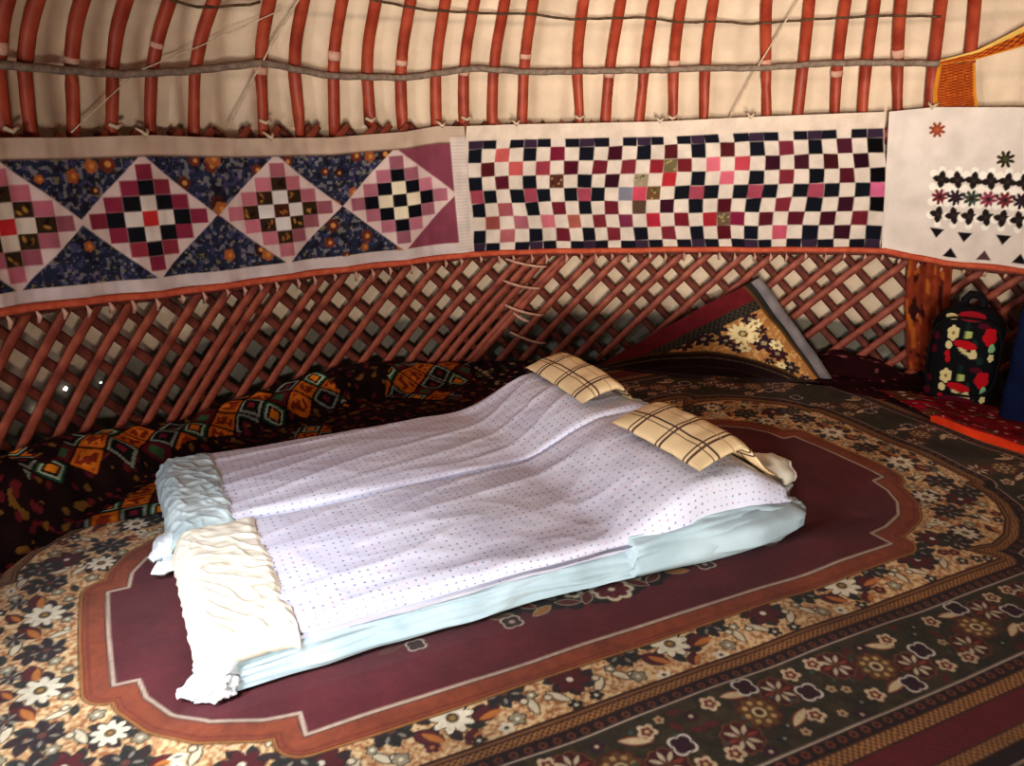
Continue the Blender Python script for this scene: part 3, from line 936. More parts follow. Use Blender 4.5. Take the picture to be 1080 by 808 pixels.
    for _ in range(5200):
        x = rf.uniform(0, 1.9); y = rf.uniform(0, .95)
        i, j = lum(x, y)
        if not (0 < i < p.nx - 9 and 0 < j < p.ny - 9): continue
        if not (-.0 > dc[j, i] + .016 and df[j, i] > .108): continue
        if any((x - a) ** 2 + (y - b) ** 2 < .0011 for a, b in placed): continue
        c = p.C[j - 4:j + 5, i - 4:i + 5].mean((0, 1))
        if not (.30 < c[0] < .75 and .10 < c[2] < .36 and p.C[j - 4:j + 5, i - 4:i + 5, 0].min() > .2): continue
        placed.append((x, y)); kind = rf.random(); an = rf.uniform(0, 3.1)
        for sx in (-1, 1):
            for sy in (-1, 1):
                X_, Y_, a_ = sx * x, sy * y, an * sx * sy
                if kind < .3: p.leaf(X_, Y_, .052, .028, a_, (52, 54, 46))
                elif kind < .5: p.leaf(X_, Y_, .052, .026, a_, (232, 222, 196)); p.leaf(X_, Y_, .03, .008, a_, (70, 60, 50))
                elif kind < .7: p.petals(X_, Y_, .024, 5, (48, 42, 40), a_, depth=.4); p.disc(X_, Y_, .006, (226, 214, 186))
                elif kind < .85: p.petals(X_, Y_, .023, 5, (96, 28, 36), a_, depth=.3); p.disc(X_, Y_, .006, (190, 120, 60))
                else: p.petals(X_, Y_, .024, 5, (230, 220, 194), a_, depth=.35); p.disc(X_, Y_, .007, (90, 40, 30))
    # and sprinkle the brown band
    placed = []
    for _ in range(2600):
        x = rf.uniform(-1.6, 2.2); y = rf.uniform(-1.29, -1.05)
        i, j = lum(x, y)
        if not (9 < i < p.nx - 9 and 9 < j < p.ny - 9): continue
        w_ = p.C[j - 5:j + 6, i - 5:i + 6]
        if w_.max() > .22 or any((x - a) ** 2 + (y - b) ** 2 < .0013 for a, b in placed): continue
        placed.append((x, y)); kind = rf.random(); an = rf.uniform(0, 3.1)
        for sy in (-1, 1):
            if kind < .3: p.leaf(x, y * -sy, .05, .022, an * sy, (100, 34, 34))
            elif kind < .5: p.petals(x, y * -sy, .022, 5, (66, 26, 44), an, depth=.3); p.disc(x, y * -sy, .006, (200, 180, 150))
            elif kind < .75: p.leaf(x, y * -sy, .044, .018, an * sy, (34, 44, 42)); p.disc(x + .01, y * -sy, .005, (150, 150, 130))
            else: p.petals(x, y * -sy, .016, 5, (190, 160, 120), an, depth=.3); p.disc(x, y * -sy, .005, (110, 40, 40))
    # outlines of the cream band: brown, gold, dots, white
    out = lambda a, b, c, al=1.0: p.full(np.abs(dc - (a + b) / 2) - (b - a) / 2, c, al)
    notin = dc > -.004
    # ground of motifs must not cross the inner/outer borders
    out(-.004, .006, (70, 34, 20)); out(.006, .014, (150, 96, 40)); out(.014, .020, (74, 34, 20))
    out(.020, .048, (170, 118, 56))
    chk = (np.abs(dc - .034) < .013) & ((np.floor(p.X / .009) + np.floor(p.Y / .009)) % 2 == 0)
    p.C[chk] = lin((112, 66, 34))
    out(.048, .053, (70, 34, 24)); out(.053, .094, (42, 22, 24)); out(.091, .097, (190, 168, 150))
    ring = [(0, .93 + .0735), (1.37 + .04, 1.0035)]
    def beads(a, b, step, r=.0125):
        L = math.hypot(b[0] - a[0], b[1] - a[1]); n = max(1, int(L / step))
        for i in range(n + 1):
            x = a[0] + (b[0] - a[0]) * i / n; y = a[1] + (b[1] - a[1]) * i / n
            for sx in (-1, 1):
                for sy in (-1, 1):
                    p.disc(sx * x, sy * y, r, (120, 62, 36)); p.disc(sx * x, sy * y, r * .45, (42, 22, 24))
    beads((0, 1.0035), (1.40, 1.0035), .042); beads((1.46, .915), (1.62, .865), .042); beads((1.66, .84), (1.76, .76), .042); beads((1.80, .72), (1.87, .58), .042); beads((1.943, .46), (1.943, 0), .042)
    # rectangular outer borders
    dr = np.maximum(AY - 1.31, AX - 2.25)
    box = lambda a, b, c: p.full(np.abs(dr - (a + b) / 2) - (b - a) / 2, c)
    p.full(-dr, (42, 22, 24))
    box(-.002, .005, (190, 168, 150)); 
    for sy in (-1, 1):
        x = -2.2
        while x < 2.25:
            for yy in (1.334, 1.566): p.disc(x, sy * yy, .013, (128, 62, 36)); p.disc(x, sy * yy, .006, (42, 22, 24))
            x += .042
    for sx in (-1, 1):
        y = -1.3
        while y < 1.31:
            p.disc(sx * 2.274, y, .013, (128, 62, 36)); p.disc(sx * 2.274, y, .006, (42, 22, 24)); y += .042
    box(.047, .052, (80, 40, 24)); box(.052, .092, (176, 124, 62))
    chk = (np.abs(dr - .072) < .019) & ((np.floor(p.X / .010) + np.floor(p.Y / .010)) % 2 == 0); p.C[chk] = lin((122, 74, 38))
    box(.092, .098, (70, 34, 24)); box(.098, .195, (112, 22, 32))
    box(.190, .196, (70, 34, 24)); box(.196, .232, (160, 110, 54)); box(.232, .28, (42, 22, 24)); box(.28, .286, (180, 160, 140)); box(.286, .36, (70, 56, 36)); box(.36, 1.0, (60, 40, 28))
    chk = (np.abs(dr - .214) < .016) & ((np.floor(p.X / .010) + np.floor(p.Y / .010)) % 2 == 0); p.C[chk] = lin((122, 74, 38))
    # ---- orange-brown frame and field
    p.full(df - .088, (60, 34, 22)); p.full(df - .084, (178, 118, 44)); p.full(df - .077, (120, 40, 26)); p.full(df - .072, (150, 70, 36))
    k = (df < .072) & (df > .012); p.C[k] *= (0.85 + .3 * n_m[k])[..., None]
    p.full(np.abs(df - .060) - .004, (124, 44, 30), .7)
    p.full(df - .010, (70, 26, 28)); p.full(df - .006, (196, 172, 152)); p.full(df + .006, (104, 32, 42))
    k = df < -.008; p.C[k] *= (0.8 + .25 * n_l[k] + .15 * n_m[k])[..., None]
    # ---- centre medallion (its rim shows beside the mattress)
    for sx in (-1, 1):
        for sy in (-1, 1):
            for (cx, cy, r) in ((.0, .43, .125), (.12, .43, .11), (.24, .41, .10), (.33, .38, .1), (.46, .33, .1), (.56, .26, .1)):
                p.petals(sx * cx, sy * cy, r, 6, (44, 30, 28), depth=.3)
            p.ell(0, 0, .42, .34, (60, 34, 30))
    GO = (176, 116, 44)
    for sx in (-1, 1):
        for sy in (-1, 1):
            for (x, y, a, c, s) in ((.10, .475, 2.2, (110, 34, 36), 1), (.17, .47, .5, (110, 40, 36), 1.), (.27, .475, -.4, GO, 1.), (.30, .42, .9, (110, 34, 36), .9), (.40, .44, .2, (96, 66, 40), .9), (.47, .40, 2.5, (120, 38, 36), .9), (.56, .30, .3, GO, .9), (.21, .40, 1.2, (60, 80, 66), .8)):
                p.leaf(sx * x, sy * y, .095 * s, .044 * s, a * sx, (180, 160, 130)); p.leaf(sx * x, sy * y, .086 * s, .034 * s, a * sx, c)
            for (x, y, r) in ((.125, .425, .036), (.055, .37, .03), (.22, .35, .03), (.36, .36, .03)):
                p.petals(sx * x, sy * y, r, 5, (216, 204, 170), .4, depth=.3); p.petals(sx * x, sy * y, r * .5, 5, (90, 40, 40), .4, depth=.2)
            p.quatre(sx * .385, sy * .485, .040, (206, 190, 168), (72, 44, 44)); p.disc(sx * .385, sy * .485, .010, (180, 160, 140))
            p.quatre(sx * .70, sy * .46, .036, (206, 190, 168), (72, 44, 44)); p.leaf(sx * .77, sy * .44, .11, .04, .3 * sx * sy, (110, 60, 50)); p.petals(sx * .80, sy * .375, .03, 5, (196, 176, 146), .2, depth=.3); p.disc(sx * .80, sy * .375, .008, (90, 40, 40))
    for sy in (-1, 1):
        p.petals(0, sy * .47, .078, 8, (216, 204, 170), PI / 8, depth=.16); p.petals(0, sy * .47, .062, 8, (116, 26, 40), PI / 8, depth=.2)
        for k in range(8):
            a = k * PI / 4; p.leaf(.032 * math.cos(a), sy * .47 + .032 * math.sin(a), .03, .01, a, (90, 18, 32))
        p.disc(0, sy * .47, .012, (220, 206, 170))
    fade(p.C, .12)
    rel = 0.74 + .2 * n_f
    p.C *= rel[..., None]
    # geometry: gentle waves, cut along the wall and under the turned-up corner
    S = p.X + xc; T = p.Y + yc
    Xw = S * CA - T * SA; Yw = S * SA + T * CA
    zn = vnoise(sh, 46, 31) * .014 + vnoise(sh, 110, 32) * .016
    ramp = .004
    # keep the rug low beneath the beds
    ub = np.clip((np.minimum(np.minimum(S + .05, 2.6 - S), np.minimum(T - 2.0, 3.65 - T))) / .1, 0, 1)
    Z = ramp + zn * (1 - ub * .8)
    rad = np.hypot(Xw - CX, Yw - CY)
    keep = rad < 2.93
    # in the far right corner the rug turns up: stop where the upright corner starts
    A_ = np.array([.62, 4.86]); B_ = np.array([1.97, 4.47])
    side = (B_[0] - A_[0]) * (Yw - A_[1]) - (B_[1] - A_[1]) * (Xw - A_[0])
    keep &= ~((side > .03) & (Xw > .55))
    P = np.stack([Xw, Yw, Z], -1)
    root = empty('rug', st2w(xc, yc, 0), 'large maroon rug with a floral cream and brown border, covering the floor', 'rug')
    grid_obj('carpet', P, M['rug'], root, col=p.C, keep=keep)
    return root
rug = paint_rug()

# the far corner of the rug, propped against the lattice
def rug_corner():
    d = .006
    LU, LV = .98, .80          # left edge length, right edge length
    p = Paint(0, 1, 0, 1, .0075, (40, 26, 24))
    # local metric coordinates with the apex at (0,0): a along the right edge, b along the left edge
    a = p.X * LV; b = p.Y * LU
    n_f = vnoise(p.X.shape, 2, 5); n_m = vnoise(p.X.shape, 7, 6)
    def F(m, c): p.C[m] = lin(c)
    F(b >= 0, (176, 124, 72)); k = n_f > .6; p.C[k] = lin((200, 160, 108))
    class Q: pass
    # draw motifs in metric space with small local helpers
    def blob(ax, bx, r, c, n=6, dep=.4, ph=0):
        x = a - ax; y = b - bx; rr = np.hypot(x, y); th = np.arctan2(y, x) + ph
        m = rr < r * (1 - dep + dep * np.abs(np.cos(th * n / 2))); F(m, c)
    rr = random.Random(4)
    for (x, y, r) in ((.20, .18, .05), (.15, .36, .075), (.20, .46, .06), (.38, .22, .07), (.47, .20, .06), (.27, .38, .05), (.58, .20, .055), (.34, .36, .045), (.17, .56, .055), (.68, .17, .04), (.29, .18, .04), (.50, .28, .03)):
        blob(x, y, r, rr.choice([(56, 34, 44), (64, 30, 34), (44, 40, 42)]), 7, .45, rr.random() * 6)
        blob(x, y, r * .25, (160, 140, 110), 5, .2)
    for (x, y, r) in ((.27, .27, .085), (.13, .43, .045), (.42, .17, .04), (.24, .17, .035), (.36, .33, .035), (.55, .24, .03), (.33, .24, .03)):
        blob(x, y, r, (226, 208, 160), 12 if r > .06 else 6, .45); blob(x, y, r * .3, (110, 90, 50), 5, .1); blob(x, y, r * .15, (200, 180, 130), 4, 0)
    # borders beside the two edges
    F(b < 0, (0, 0, 0))
    m = a < .125; F(m, (104, 30, 36)); m = (a > .11) & (a < .17); F(m, (70, 62, 48))
    m = (a > .11) & (a < .17) & ((np.floor(a / .015) + np.floor(b / .015)) % 2 == 0); F(m, (40, 36, 34))
    m = b < .085; F(m, (50, 46, 40)); m = (b > .075) & (b < .09); F(m, (96, 66, 36))
    # inner arc line and the dark field beyond it
    q = np.hypot(a - 1.45, b - 1.55)
    arc = 1.56 - q + 0 * a
    f2 = (arc > 0)
    F(f2 & (arc > .0), (84, 60, 34)); F(arc > .018, (46, 28, 24)); F((arc > .055) & (arc < .063), (110, 92, 64)); F(arc > .063, (44, 24, 24)); F((arc > .15) & (arc < .16), (74, 48, 34))
    p.C *= (0.85 + .3 * n_m)[..., None]
    Ap = np.array(pol(11.6, 2.90, .560)); Lf = np.array(pol(-8.5, 2.86, .05)); Rt = np.array([1.93, 4.60, .012]); Bt = np.array([1.22, 4.60, .016])
    P = np.zeros((p.ny, p.nx, 3))
    for j in range(p.ny):
        for i in range(p.nx):
            u, v = p.xs[i], p.ys[j]
            q_ = (1 - u) * (1 - v) * Ap + u * (1 - v) * Rt + (1 - u) * v * Lf + u * v * Bt
            sag = u * v * (1 - u * v)
            q_[2] = max(.014, q_[2] - .12 * math.sin(PI * min(1, (u + v) / 2)) * (u + v) / 2 + .01 * nz(u * 5, v * 5))
            rad = math.hypot(q_[0] - CX, q_[1] - CY)
            if rad > 2.925:
                f = 2.925 / rad; q_[0] = CX + (q_[0] - CX) * f; q_[1] = CY + (q_[1] - CY) * f
            P[j, i] = q_
    o = grid_obj('turned_up_corner', P, M['rug'], rug, col=p.C)
    tag(o, 'rug corner with cream floral pattern propped up against the lattice')
    md = o.modifiers.new('t', 'SOLIDIFY'); md.thickness = .008
    # grey turned-back backing strip along the right edge
    n = 40; V = []; F_ = []
    for i in range(n):
        u = i / (n - 1)
        e = P[0, int(u * (p.nx - 1))]; e2 = P[min(p.ny - 1, int(.066 * p.ny)), int(u * (p.nx - 1))]
        dn = Vector(e2 - e).normalized()
        for (w, h) in ((.0, .0), (.0, .016), (.025, .020), (.055, .016), (.060, .006)):
            q = Vector(e) + dn * (w - .006) + Vector((-.25, -.85, .45)).normalized() * h
            V.append(q)
    for i in range(n - 1):
        for k in range(4):
            a0 = i * 5 + k; F_.append((a0, a0 + 1, a0 + 6, a0 + 5))
    mesh_obj('backing_strip', V, F_, M['backing'], o)
rug_corner()

# ------------------------------------------------------------------ dark carpets along the wall
def wall_carpet(name, label, tha, thb, inner, climb, painter, bulge=.18, step=.42, nq=60, seed=1, cat='carpet'):
    """a carpet that lies on the floor from inner(theta) (radius) to the wall and rises a little up it"""
    th = np.arange(tha, thb + .01, step); n = len(th)
    P = np.zeros((nq, n, 3)); col = np.zeros_like(P)
    for i, t in enumerate(th):
        r0 = inner(t); h = climb(t); R_ = 2.925
        rb = R_ - bulge
        Lf = max(.01, rb - r0); Lc = math.hypot(bulge, h) * 1.1
        for j in range(nq):
            s = j / (nq - 1) * (Lf + Lc)
            if s < Lf:
                r = r0 + s; z = .022
                z += .012 * (1 + nz(t * .2, r * 4, seed)) * sm(0, .06, s)
            else:
                f = (s - Lf) / Lc
                r = rb + bulge * math.sin(f * PI / 2) ** 1.0; z = .03 + h * (1 - math.cos(f * PI / 2)) + h * .45 * math.sin(f * PI) * (1 + .6 * nz(t * .25, f * 2, seed + 4))
                r -= .02 * nz(t * .5, f * 2, seed)
            P[j, i] = pol(t, min(r, 2.928), z)
            col[j, i] = painter(math.radians(t) * 2.9, s - Lf - Lc, t)
    o = grid_obj(name, P, M['tribal'], None, col=col)
    tag(o, label, cat)
    return o

def inner_left(t):
    a = math.radians(t)
    # distance from the centre to the line t_rug = 3.31 along this direction
    cs = -CX * SA + CY * CA; ds = -math.sin(a) * SA + math.cos(a) * CA
    r = (3.30 - cs) / ds if ds > .05 else 2.9
    return max(.4, min(2.70, r))
def inner_l2(t):
    return inner_left(t)
def tribal_col(a, q, t):
    """rows of stepped diamonds; q is 0 at the top edge on the wall and negative towards the room"""
    n = .8 + .5 * nz(a * 14, q * 14) 
    base = lin((38, 17, 18)) * n
    if nz(a * 25, q * 25, 3) > .28: base = lin((96, 30, 34))
    if nz(a * 22, q * 22, 9) > .36: base = lin((112, 78, 34))
    w, h = .165, .135
    # diamond lattice coordinates
    u = (a / w + (q + .14) / h) ; v = (a / w - (q + .14) / h)
    iu, iv = math.floor(u), math.floor(v); fu, fv = u - iu - .5, v - iv - .5
    e = max(abs(fu), abs(fv)) * 2        # 0 centre .. 1 edge
    row = iu - iv
    if (row in (-1, 0, 1) or nz(a * 2.1, q * 3.1, 21) > .12) and nz(a * 1.9, q * 2, 33) > -.02 and t > -74:
        k = (iu * 3 + iv * 5) % 7
        if e > .9: return lin((28, 18, 18))
        if k in (0, 1, 4):
            c = lin((184, 98, 26)) if e > .66 else (lin((120, 44, 26)) if nz(a * 40, q * 40) > -.1 else lin((190, 110, 34)))
            return c * (1 + .3 * nz(a * 30, q * 30, 2))
        if k in (2, 5):
            if e > .68: return lin((130, 132, 118))
            if e > .5: return lin((22, 24, 26))
            return lin((26, 22, 24)) if e > .28 else lin((110, 34, 44))
        if k == 3:
            if e > .72: return lin((34, 82, 58))
            if e > .56: return lin((168, 172, 150))
            if e > .36: return lin((24, 26, 24))
            return lin((208, 124, 30))
        if k == 6:
            return lin((92, 24, 36)) if e > .5 else lin((60, 90, 60))
    return base
wall_carpet('tribal_carpet', 'dark tribal carpet with orange, green and black diamonds, bunched against the left lattice', -88, -23.5, inner_l2,
            lambda t: interp(t, [(-88, .34), (-69.5, .27), (-58, .12), (-48, .14), (-40, .165), (-35, .15), (-29, .09), (-23, .06)]), tribal_col, seed=2, nq=230, step=.16)
def dark_flor(a, q, t):
    base = lin((40, 20, 26)) * (.8 + .6 * nz(a * 18, q * 18))
    k1 = nz(a * 24, q * 24, 5)
    if k1 > .32: base = lin((166, 146, 116))
    elif k1 > .24: base = lin((104, 34, 70))
    if nz(a * 20, q * 20, 12) > .38: base = lin((70, 74, 50))
    return base
wall_carpet('floral_carpet', 'dark carpet with small cream flowers at the wall behind the far pillow', -23.9, -9, lambda t: 1.9, lambda t: interp(t, [(-24, .06), (-16, .02), (-9, .02)]), dark_flor, nq=110, step=.3, bulge=.10, seed=5)
def dark_plain(a, q, t):
    b = lin((58, 18, 26)) * (.8 + .6 * nz(a * 12, q * 12))
    if nz(a * 30, q * 30, 8) > .5: b = lin((150, 90, 90))
    return b
wall_carpet('maroon_carpet', 'dark maroon carpet lying against the wall between the raised rug corner and the floral bag', 17.5, 34, lambda t: interp(t, [(17, 2.76), (22, 2.55), (34, 2.35)]),
            lambda t: interp(t, [(17, .03), (21, .12), (26, .08), (29, .02), (34, .02)]), dark_plain, nq=70, step=.3, bulge=.14, seed=9)

# bright red speckled mat with orange edge, lower right
def red_mat():
    p0, p1 = Vector((2.15, 3.99)), Vector((2.60, 3.14))      # orange edge, near side
    q0, q1 = Vector((2.05, 4.42)), Vector((3.6, 3.5))
    n, m = 150, 110
    P = np.zeros((m, n, 3)); col = np.zeros_like(P)
    for j in range(m):
        for i in range(n):
            u, v = i / (n - 1), j / (m - 1)
            a = p0.lerp(p1, u); b = q0.lerp(q1, u); q = a.lerp(b, v)
            z = .035 + .028 * min(1, v * 16, (1 - v) * 10, u * 12 + .2) + .006 * nz(u * 6, v * 6)
            if v == 0: z = .012
            P[j, i] = (q.x, q.y, z)
            x, y = u * 1.0, v * .6
            c = lin((120, 20, 34)) * (1 + .4 * nz(x * 12, y * 12))
            if nz(x * 9, y * 9, 4) > .2: c = lin((92, 56, 34))
            if nz(x * 30, y * 30, 6) > .42: c = lin((196, 170, 160))
            if nz(x * 14, y * 14, 9) > .4: c = lin((160, 22, 40))
            if v < .055: c = lin((214, 66, 30)) if v < .04 else lin((120, 30, 24))
            col[j, i] = c
    o = grid_obj('red_mat', P, M['tribal'], None, col=col)
    tag(o, 'red speckled mat with a bright orange edge in front of the navy bag', 'mat')
red_mat()

# ------------------------------------------------------------------ the bed: two mattresses side by side
HUMP = .135
def top_h(s, base, s_on=1.42, hump=HUMP, s_end=2.24):
    return base + hump * sm(s_on, s_on + .42, s) - (hump * .75) * sm(s_end - .22, s_end + .02, s)

def slab(name, s0, s1, t0, t1, hf, rad, mat, parent=None, d=.016, skirt=7, wr=.006, seed=0, cornr=.05, edge=.012, uvs=True, zmin=.03, wf=None, bottom=True):
    """cushion-like body: a height field with rounded edges and a wavy skirt down to zmin"""
    nx = int((s1 - s0) / d) + 1; ny = int((t1 - t0) / d) + 1
    xs = np.linspace(s0, s1, nx); ys = np.linspace(t0, t1, ny)
    V = []; UV = []
    idx = {}
    for j in range(ny):
        for i in range(nx):
            s, t = xs[i], ys[j]
            e = min(s - s0, s1 - s, t - t0, t1 - t)
            # rounded plan corners
            cs, ct = (s0 + s1) / 2, (t0 + t1) / 2
            ds = abs(s - cs) - ((s1 - s0) / 2 - cornr); dt = abs(t - ct) - ((t1 - t0) / 2 - cornr)
            sx, tx = s, t
            if ds > 0 and dt > 0:
                m = max(ds, dt) / math.hypot(ds, dt)
                sx = cs + math.copysign((s1 - s0) / 2 - cornr + ds * m, s - cs); tx = ct + math.copysign((t1 - t0) / 2 - cornr + dt * m, t - ct)
            drop = 0
            if e < rad: drop = rad - math.sqrt(max(0, rad * rad - (rad - e) ** 2))
            z = hf(s, t) - drop + wr * (wf(s, t) if wf else fbm(s * 3 + seed, t * 9, seed))
            wob = edge * nz(s * 3.3, t * 3.3, seed + 5)
            V.append(st2w(sx + wob * (1 if abs(s - cs) > (s1 - s0) / 2 - .02 else 0), tx + wob * (1 if abs(t - ct) > (t1 - t0) / 2 - .02 else 0), z))
            ed = drop * 1.1
            UV.append((s, t - ed if t < ct else t + ed))
    F = [tuple(f) for f in grid_faces(nx, ny)]
    per = [j * nx for j in range(ny - 1)]
    loop = [i for i in range(nx)] + [j * nx + nx - 1 for j in range(1, ny)] + [(ny - 1) * nx + i for i in range(nx - 2, -1, -1)] + [j * nx for j in range(ny - 2, 0, -1)]
    prev = loop; n = len(loop)
    cen = Vector(st2w((s0 + s1) / 2, (t0 + t1) / 2))
    for k in range(1, skirt + 1):
        f = k / skirt; cur = []
        for q, vi in enumerate(loop):
            b = Vector(V[vi]); u = UV[vi]
            out = Vector((b.x - cen.x, b.y - cen.y, 0)).normalized()
            z = b.z + (zmin - b.z) * f
            belly = (.018 * math.sin(f * PI) + .010 * nz(u[0] * 7, u[1] * 7, f * 2 + seed) * math.sin(f * PI * .8)) if bottom else .02 * f + .008 * nz(u[0] * 9, u[1] * 9, seed)
            pos = b + out * belly; pos.z = z
            cur.append(len(V)); V.append(tuple(pos)); UV.append((u[0] + f * .01, u[1] - f * max(0, b.z - zmin)))
        for q in range(n):
            a, b2 = prev[q], prev[(q + 1) % n]; F.append((b2, a, cur[q], cur[(q + 1) % n]))
        prev = cur
    if bottom:
        F.append(tuple(reversed(prev)))
    return mesh_obj(name, V, F, mat, parent, True, None, UV if uvs else None)

def wr_sheet(seed, amp=1.0):
    def f(s, t):
        v = .55 * nz(s * 1.6 + t * 1.2 + seed, t * 7 - s * 1.2, seed) 
        r = 1 - abs(nz(s * 1.3 + seed, t * 6.5 - s * 1.6, seed + 3)) * 3.2
        v += .62 * max(0, r) ** 2
        r2 = 1 - abs(nz(s * 5 - t * 3, t * 9 + s * 2.5, seed + 7)) * 3.0
        v += .22 * max(0, r2) ** 2
        r3 = 1 - abs(nz(s * 4 + t * 5, t * 14 - s * 4, seed + 11)) * 3.0
        v += .12 * max(0, r3) ** 2
        return v * amp
    return f

BN, BF = .150, .158
hn = lambda s, t: top_h(s, BN - .0 ) + .012 * math.sin((t - 2.1) / .76 * PI)
hf_ = lambda s, t: top_h(s, BF) + .012 * math.sin((t - 2.84) / .68 * PI)
near = empty('mattress', st2w(1.2, 2.47), 'near mattress in a pale blue cover with bunched corners, on the rug', 'mattress')
o = slab('cover', .12, 2.20, 2.15, 2.80, lambda s, t: hn(s, t) - .022, .055, M['blue_sheet'], near, seed=1, wr=.004)
far = empty('mattress', st2w(1.2, 3.17), 'far mattress in a grey-white cover, beside the lattice wall', 'mattress')
o = slab('cover', .12, 2.10, 2.90, 3.47, lambda s, t: hf_(s, t) - .022, .055, M['grey_cloth'], far, seed=2, wr=.004)

# dotted sheets over them
def sheet(label, s0, s1, t0, t1, hf, seed, zmin, extra=None):
    wf = wr_sheet(seed)
    root = slab('bedsheet', s0, s1, t0, t1, hf, .05, M['sheet'], None, d=.0115, seed=seed, wr=.011, wf=wf, zmin=zmin, skirt=5, bottom=False, edge=.016, cornr=.03)
    me = root.data
    tag(root, label, 'bedsheet')
    return root
sheet('white sheet with tiny blue and pink dots over the near mattress', .28, 2.235, 2.108, 2.862, lambda s, t: hn(s, t) + .000 + .02 * sm(2.84, 2.80, t) * 0, 3, .128)
sheet('white sheet with tiny dots over the far mattress, greyer and creased', .24, 2.13, 2.835, 3.515, lambda s, t: hf_(s, t) + .001, 5, .05)

# lower pale sheet of the near mattress spreading out beside it, and its knotted corners
def crumple(name, c, size, mat, parent, seed, flat=.6, lab=None, n=22):
    V, F = [], []
    for j in range(n + 1):
        ph = PI * j / n
        for i in range(2 * n):
            th = 2 * PI * i / (2 * n)
            dx, dy, dz = math.sin(ph) * math.cos(th), math.sin(ph) * math.sin(th), math.cos(ph)
            r = 1 + .42 * fbm(dx * 2.2 + seed, dy * 2.2, dz * 2.2 + seed) + .16 * (1 - abs(nz(dx * 4, dy * 4 + seed, dz * 4)) * 3)
            p = Vector((c[0] + dx * size[0] * r, c[1] + dy * size[1] * r, c[2] + dz * size[2] * r))
            p.z = max(p.z, .022)
            V.append(p)
    m = 2 * n
    for j in range(n):
        for i in range(m):
            F.append((j * m + i, j * m + (i + 1) % m, (j + 1) * m + (i + 1) % m, (j + 1) * m + i))
    o = mesh_obj(name, V, F, mat, parent)
    return o

def tongue(name, path, widths, thick, mat, parent, seed, wr=.008, m=18, lift=0.02):
    """flattened gathered cloth swept along a path of (s,t,z)"""
    n = 46; V, F = [], []
    pts = [Vector(st2w(*p)) for p in path]
    def at(u):
        x = u * (len(pts) - 1); k = min(int(x), len(pts) - 2); f = x - k
        f2 = f
        return pts[k].lerp(pts[k + 1], f2)
    def wd(u):
        x = u * (len(widths) - 1); k = min(int(x), len(widths) - 2); f = x - k; f = f * f * (3 - 2 * f)
        return widths[k] * (1 - f) + widths[k + 1] * f
    def tk(u):
        x = u * (len(thick) - 1); k = min(int(x), len(thick) - 2); f = x - k; f = f * f * (3 - 2 * f)
        return thick[k] * (1 - f) + thick[k + 1] * f
    for j in range(n):
        u = j / (n - 1); p = at(u); d = (at(min(1, u + .03)) - at(max(0, u - .03))).normalized()
        a = d.cross(Vector((0, 0, 1))).normalized(); b = a.cross(d).normalized()
        w, h = wd(u), tk(u)
        for i in range(m):
            th = 2 * PI * i / m
            rip = 1 + .10 * math.sin(th * 5 + seed + u * 3) + .10 * math.sin(th * 9 + seed * 2)
            q = p + a * math.cos(th) * w * rip + b * math.sin(th) * h * rip + b * wr * nz(u * 9, th * 2, seed)
            q.z = max(q.z, .02)
            V.append(q)
    for j in range(n - 1):
        for i in range(m):
            F.append((j * m + (i + 1) % m, j * m + i, (j + 1) * m + i, (j + 1) * m + (i + 1) % m))
    F.append(tuple(range(m))); F.append(tuple((n - 1) * m + i for i in range(m - 1, -1, -1)))
    return mesh_obj(name, V, F, mat, parent)

# side apron of pale cloth: widest at the foot, ending in a rolled bulge at the head
def apron():
    n, m = 170, 34
    P = np.zeros((m, n, 3)); uv = np.zeros((m, n, 2))
    for i in range(n):
        u = i / (n - 1); s = .09 + (2.30 - .09) * u
        topz = interp(s, [(.09, .115), (.3, .13), (1.5, .13), (1.8, .15), (2.1, .14), (2.3, .09)])
        tt = 2.125 + .010 * nz(s * 4, 1)
        out = interp(s, [(.09, .055), (.3, .05), (.7, .038), (1.2, .035), (1.5, .05), (1.8, .085), (2.1, .09), (2.3, .04)])
        out += .018 * nz(s * 5, 3)
        for j in range(m):
            v = j / (m - 1)
            t = tt + .03 - (out + .03) * math.sin(v * PI / 2) ** .9
            z = topz - (topz - .022) * (v ** 1.25) if s < 1.5 else topz * math.cos(v * PI / 2) ** .55 + .02
            fold = .009 * nz(s * 3 + v * 4, v * 7 - s * 3, 8) + .010 * max(0, 1 - abs(nz(s * 2.2 + v * 1.2, v * 3 - s, 14)) * 6)
            P[j, i] = st2w(s, t - fold, max(.021, z + fold * .5 * (1 - v)))
    o = grid_obj('side_drape', P, M['blue_sheet'], near)
    md = o.modifiers.new('t', 'SOLIDIFY'); md.thickness = .004; md.offset = 0
apron()
tongue('rolled_end', [(1.45, 2.115, .06), (1.75, 2.085, .07), (2.0, 2.06, .085), (2.2, 2.10, .08), (2.33, 2.17, .055)], [.006, .045, .07, .075, .03], [.006, .045, .06, .055, .025], M['blue_sheet'], near, 3)
tongue('corner_tail', [(.20, 2.20, .11), (.13, 2.13, .085), (.08, 2.10, .06), (.015, 2.12, .032)], [.08, .065, .045, .020], [.05, .05, .03, .010], M['white_cloth'], near, 7)
o = crumple('corner_bundle', st2w(.105, 2.095, .045), (.060, .045, .034), M['white_cloth'], near, 5)
tongue('corner_tail', [(.16, 2.79, .07), (.08, 2.82, .05), (.035, 2.83, .04), (.02, 2.85, .035)], [.05, .035, .045, .02], [.03, .02, .022, .012], M['white_cloth'], near, 9)
tongue('corner_tail', [(.16, 2.94, .10), (.06, 2.90, .075), (.00, 2.87, .055)], [.08, .055, .02], [.05, .035, .012], M['white_cloth'], far, 4)

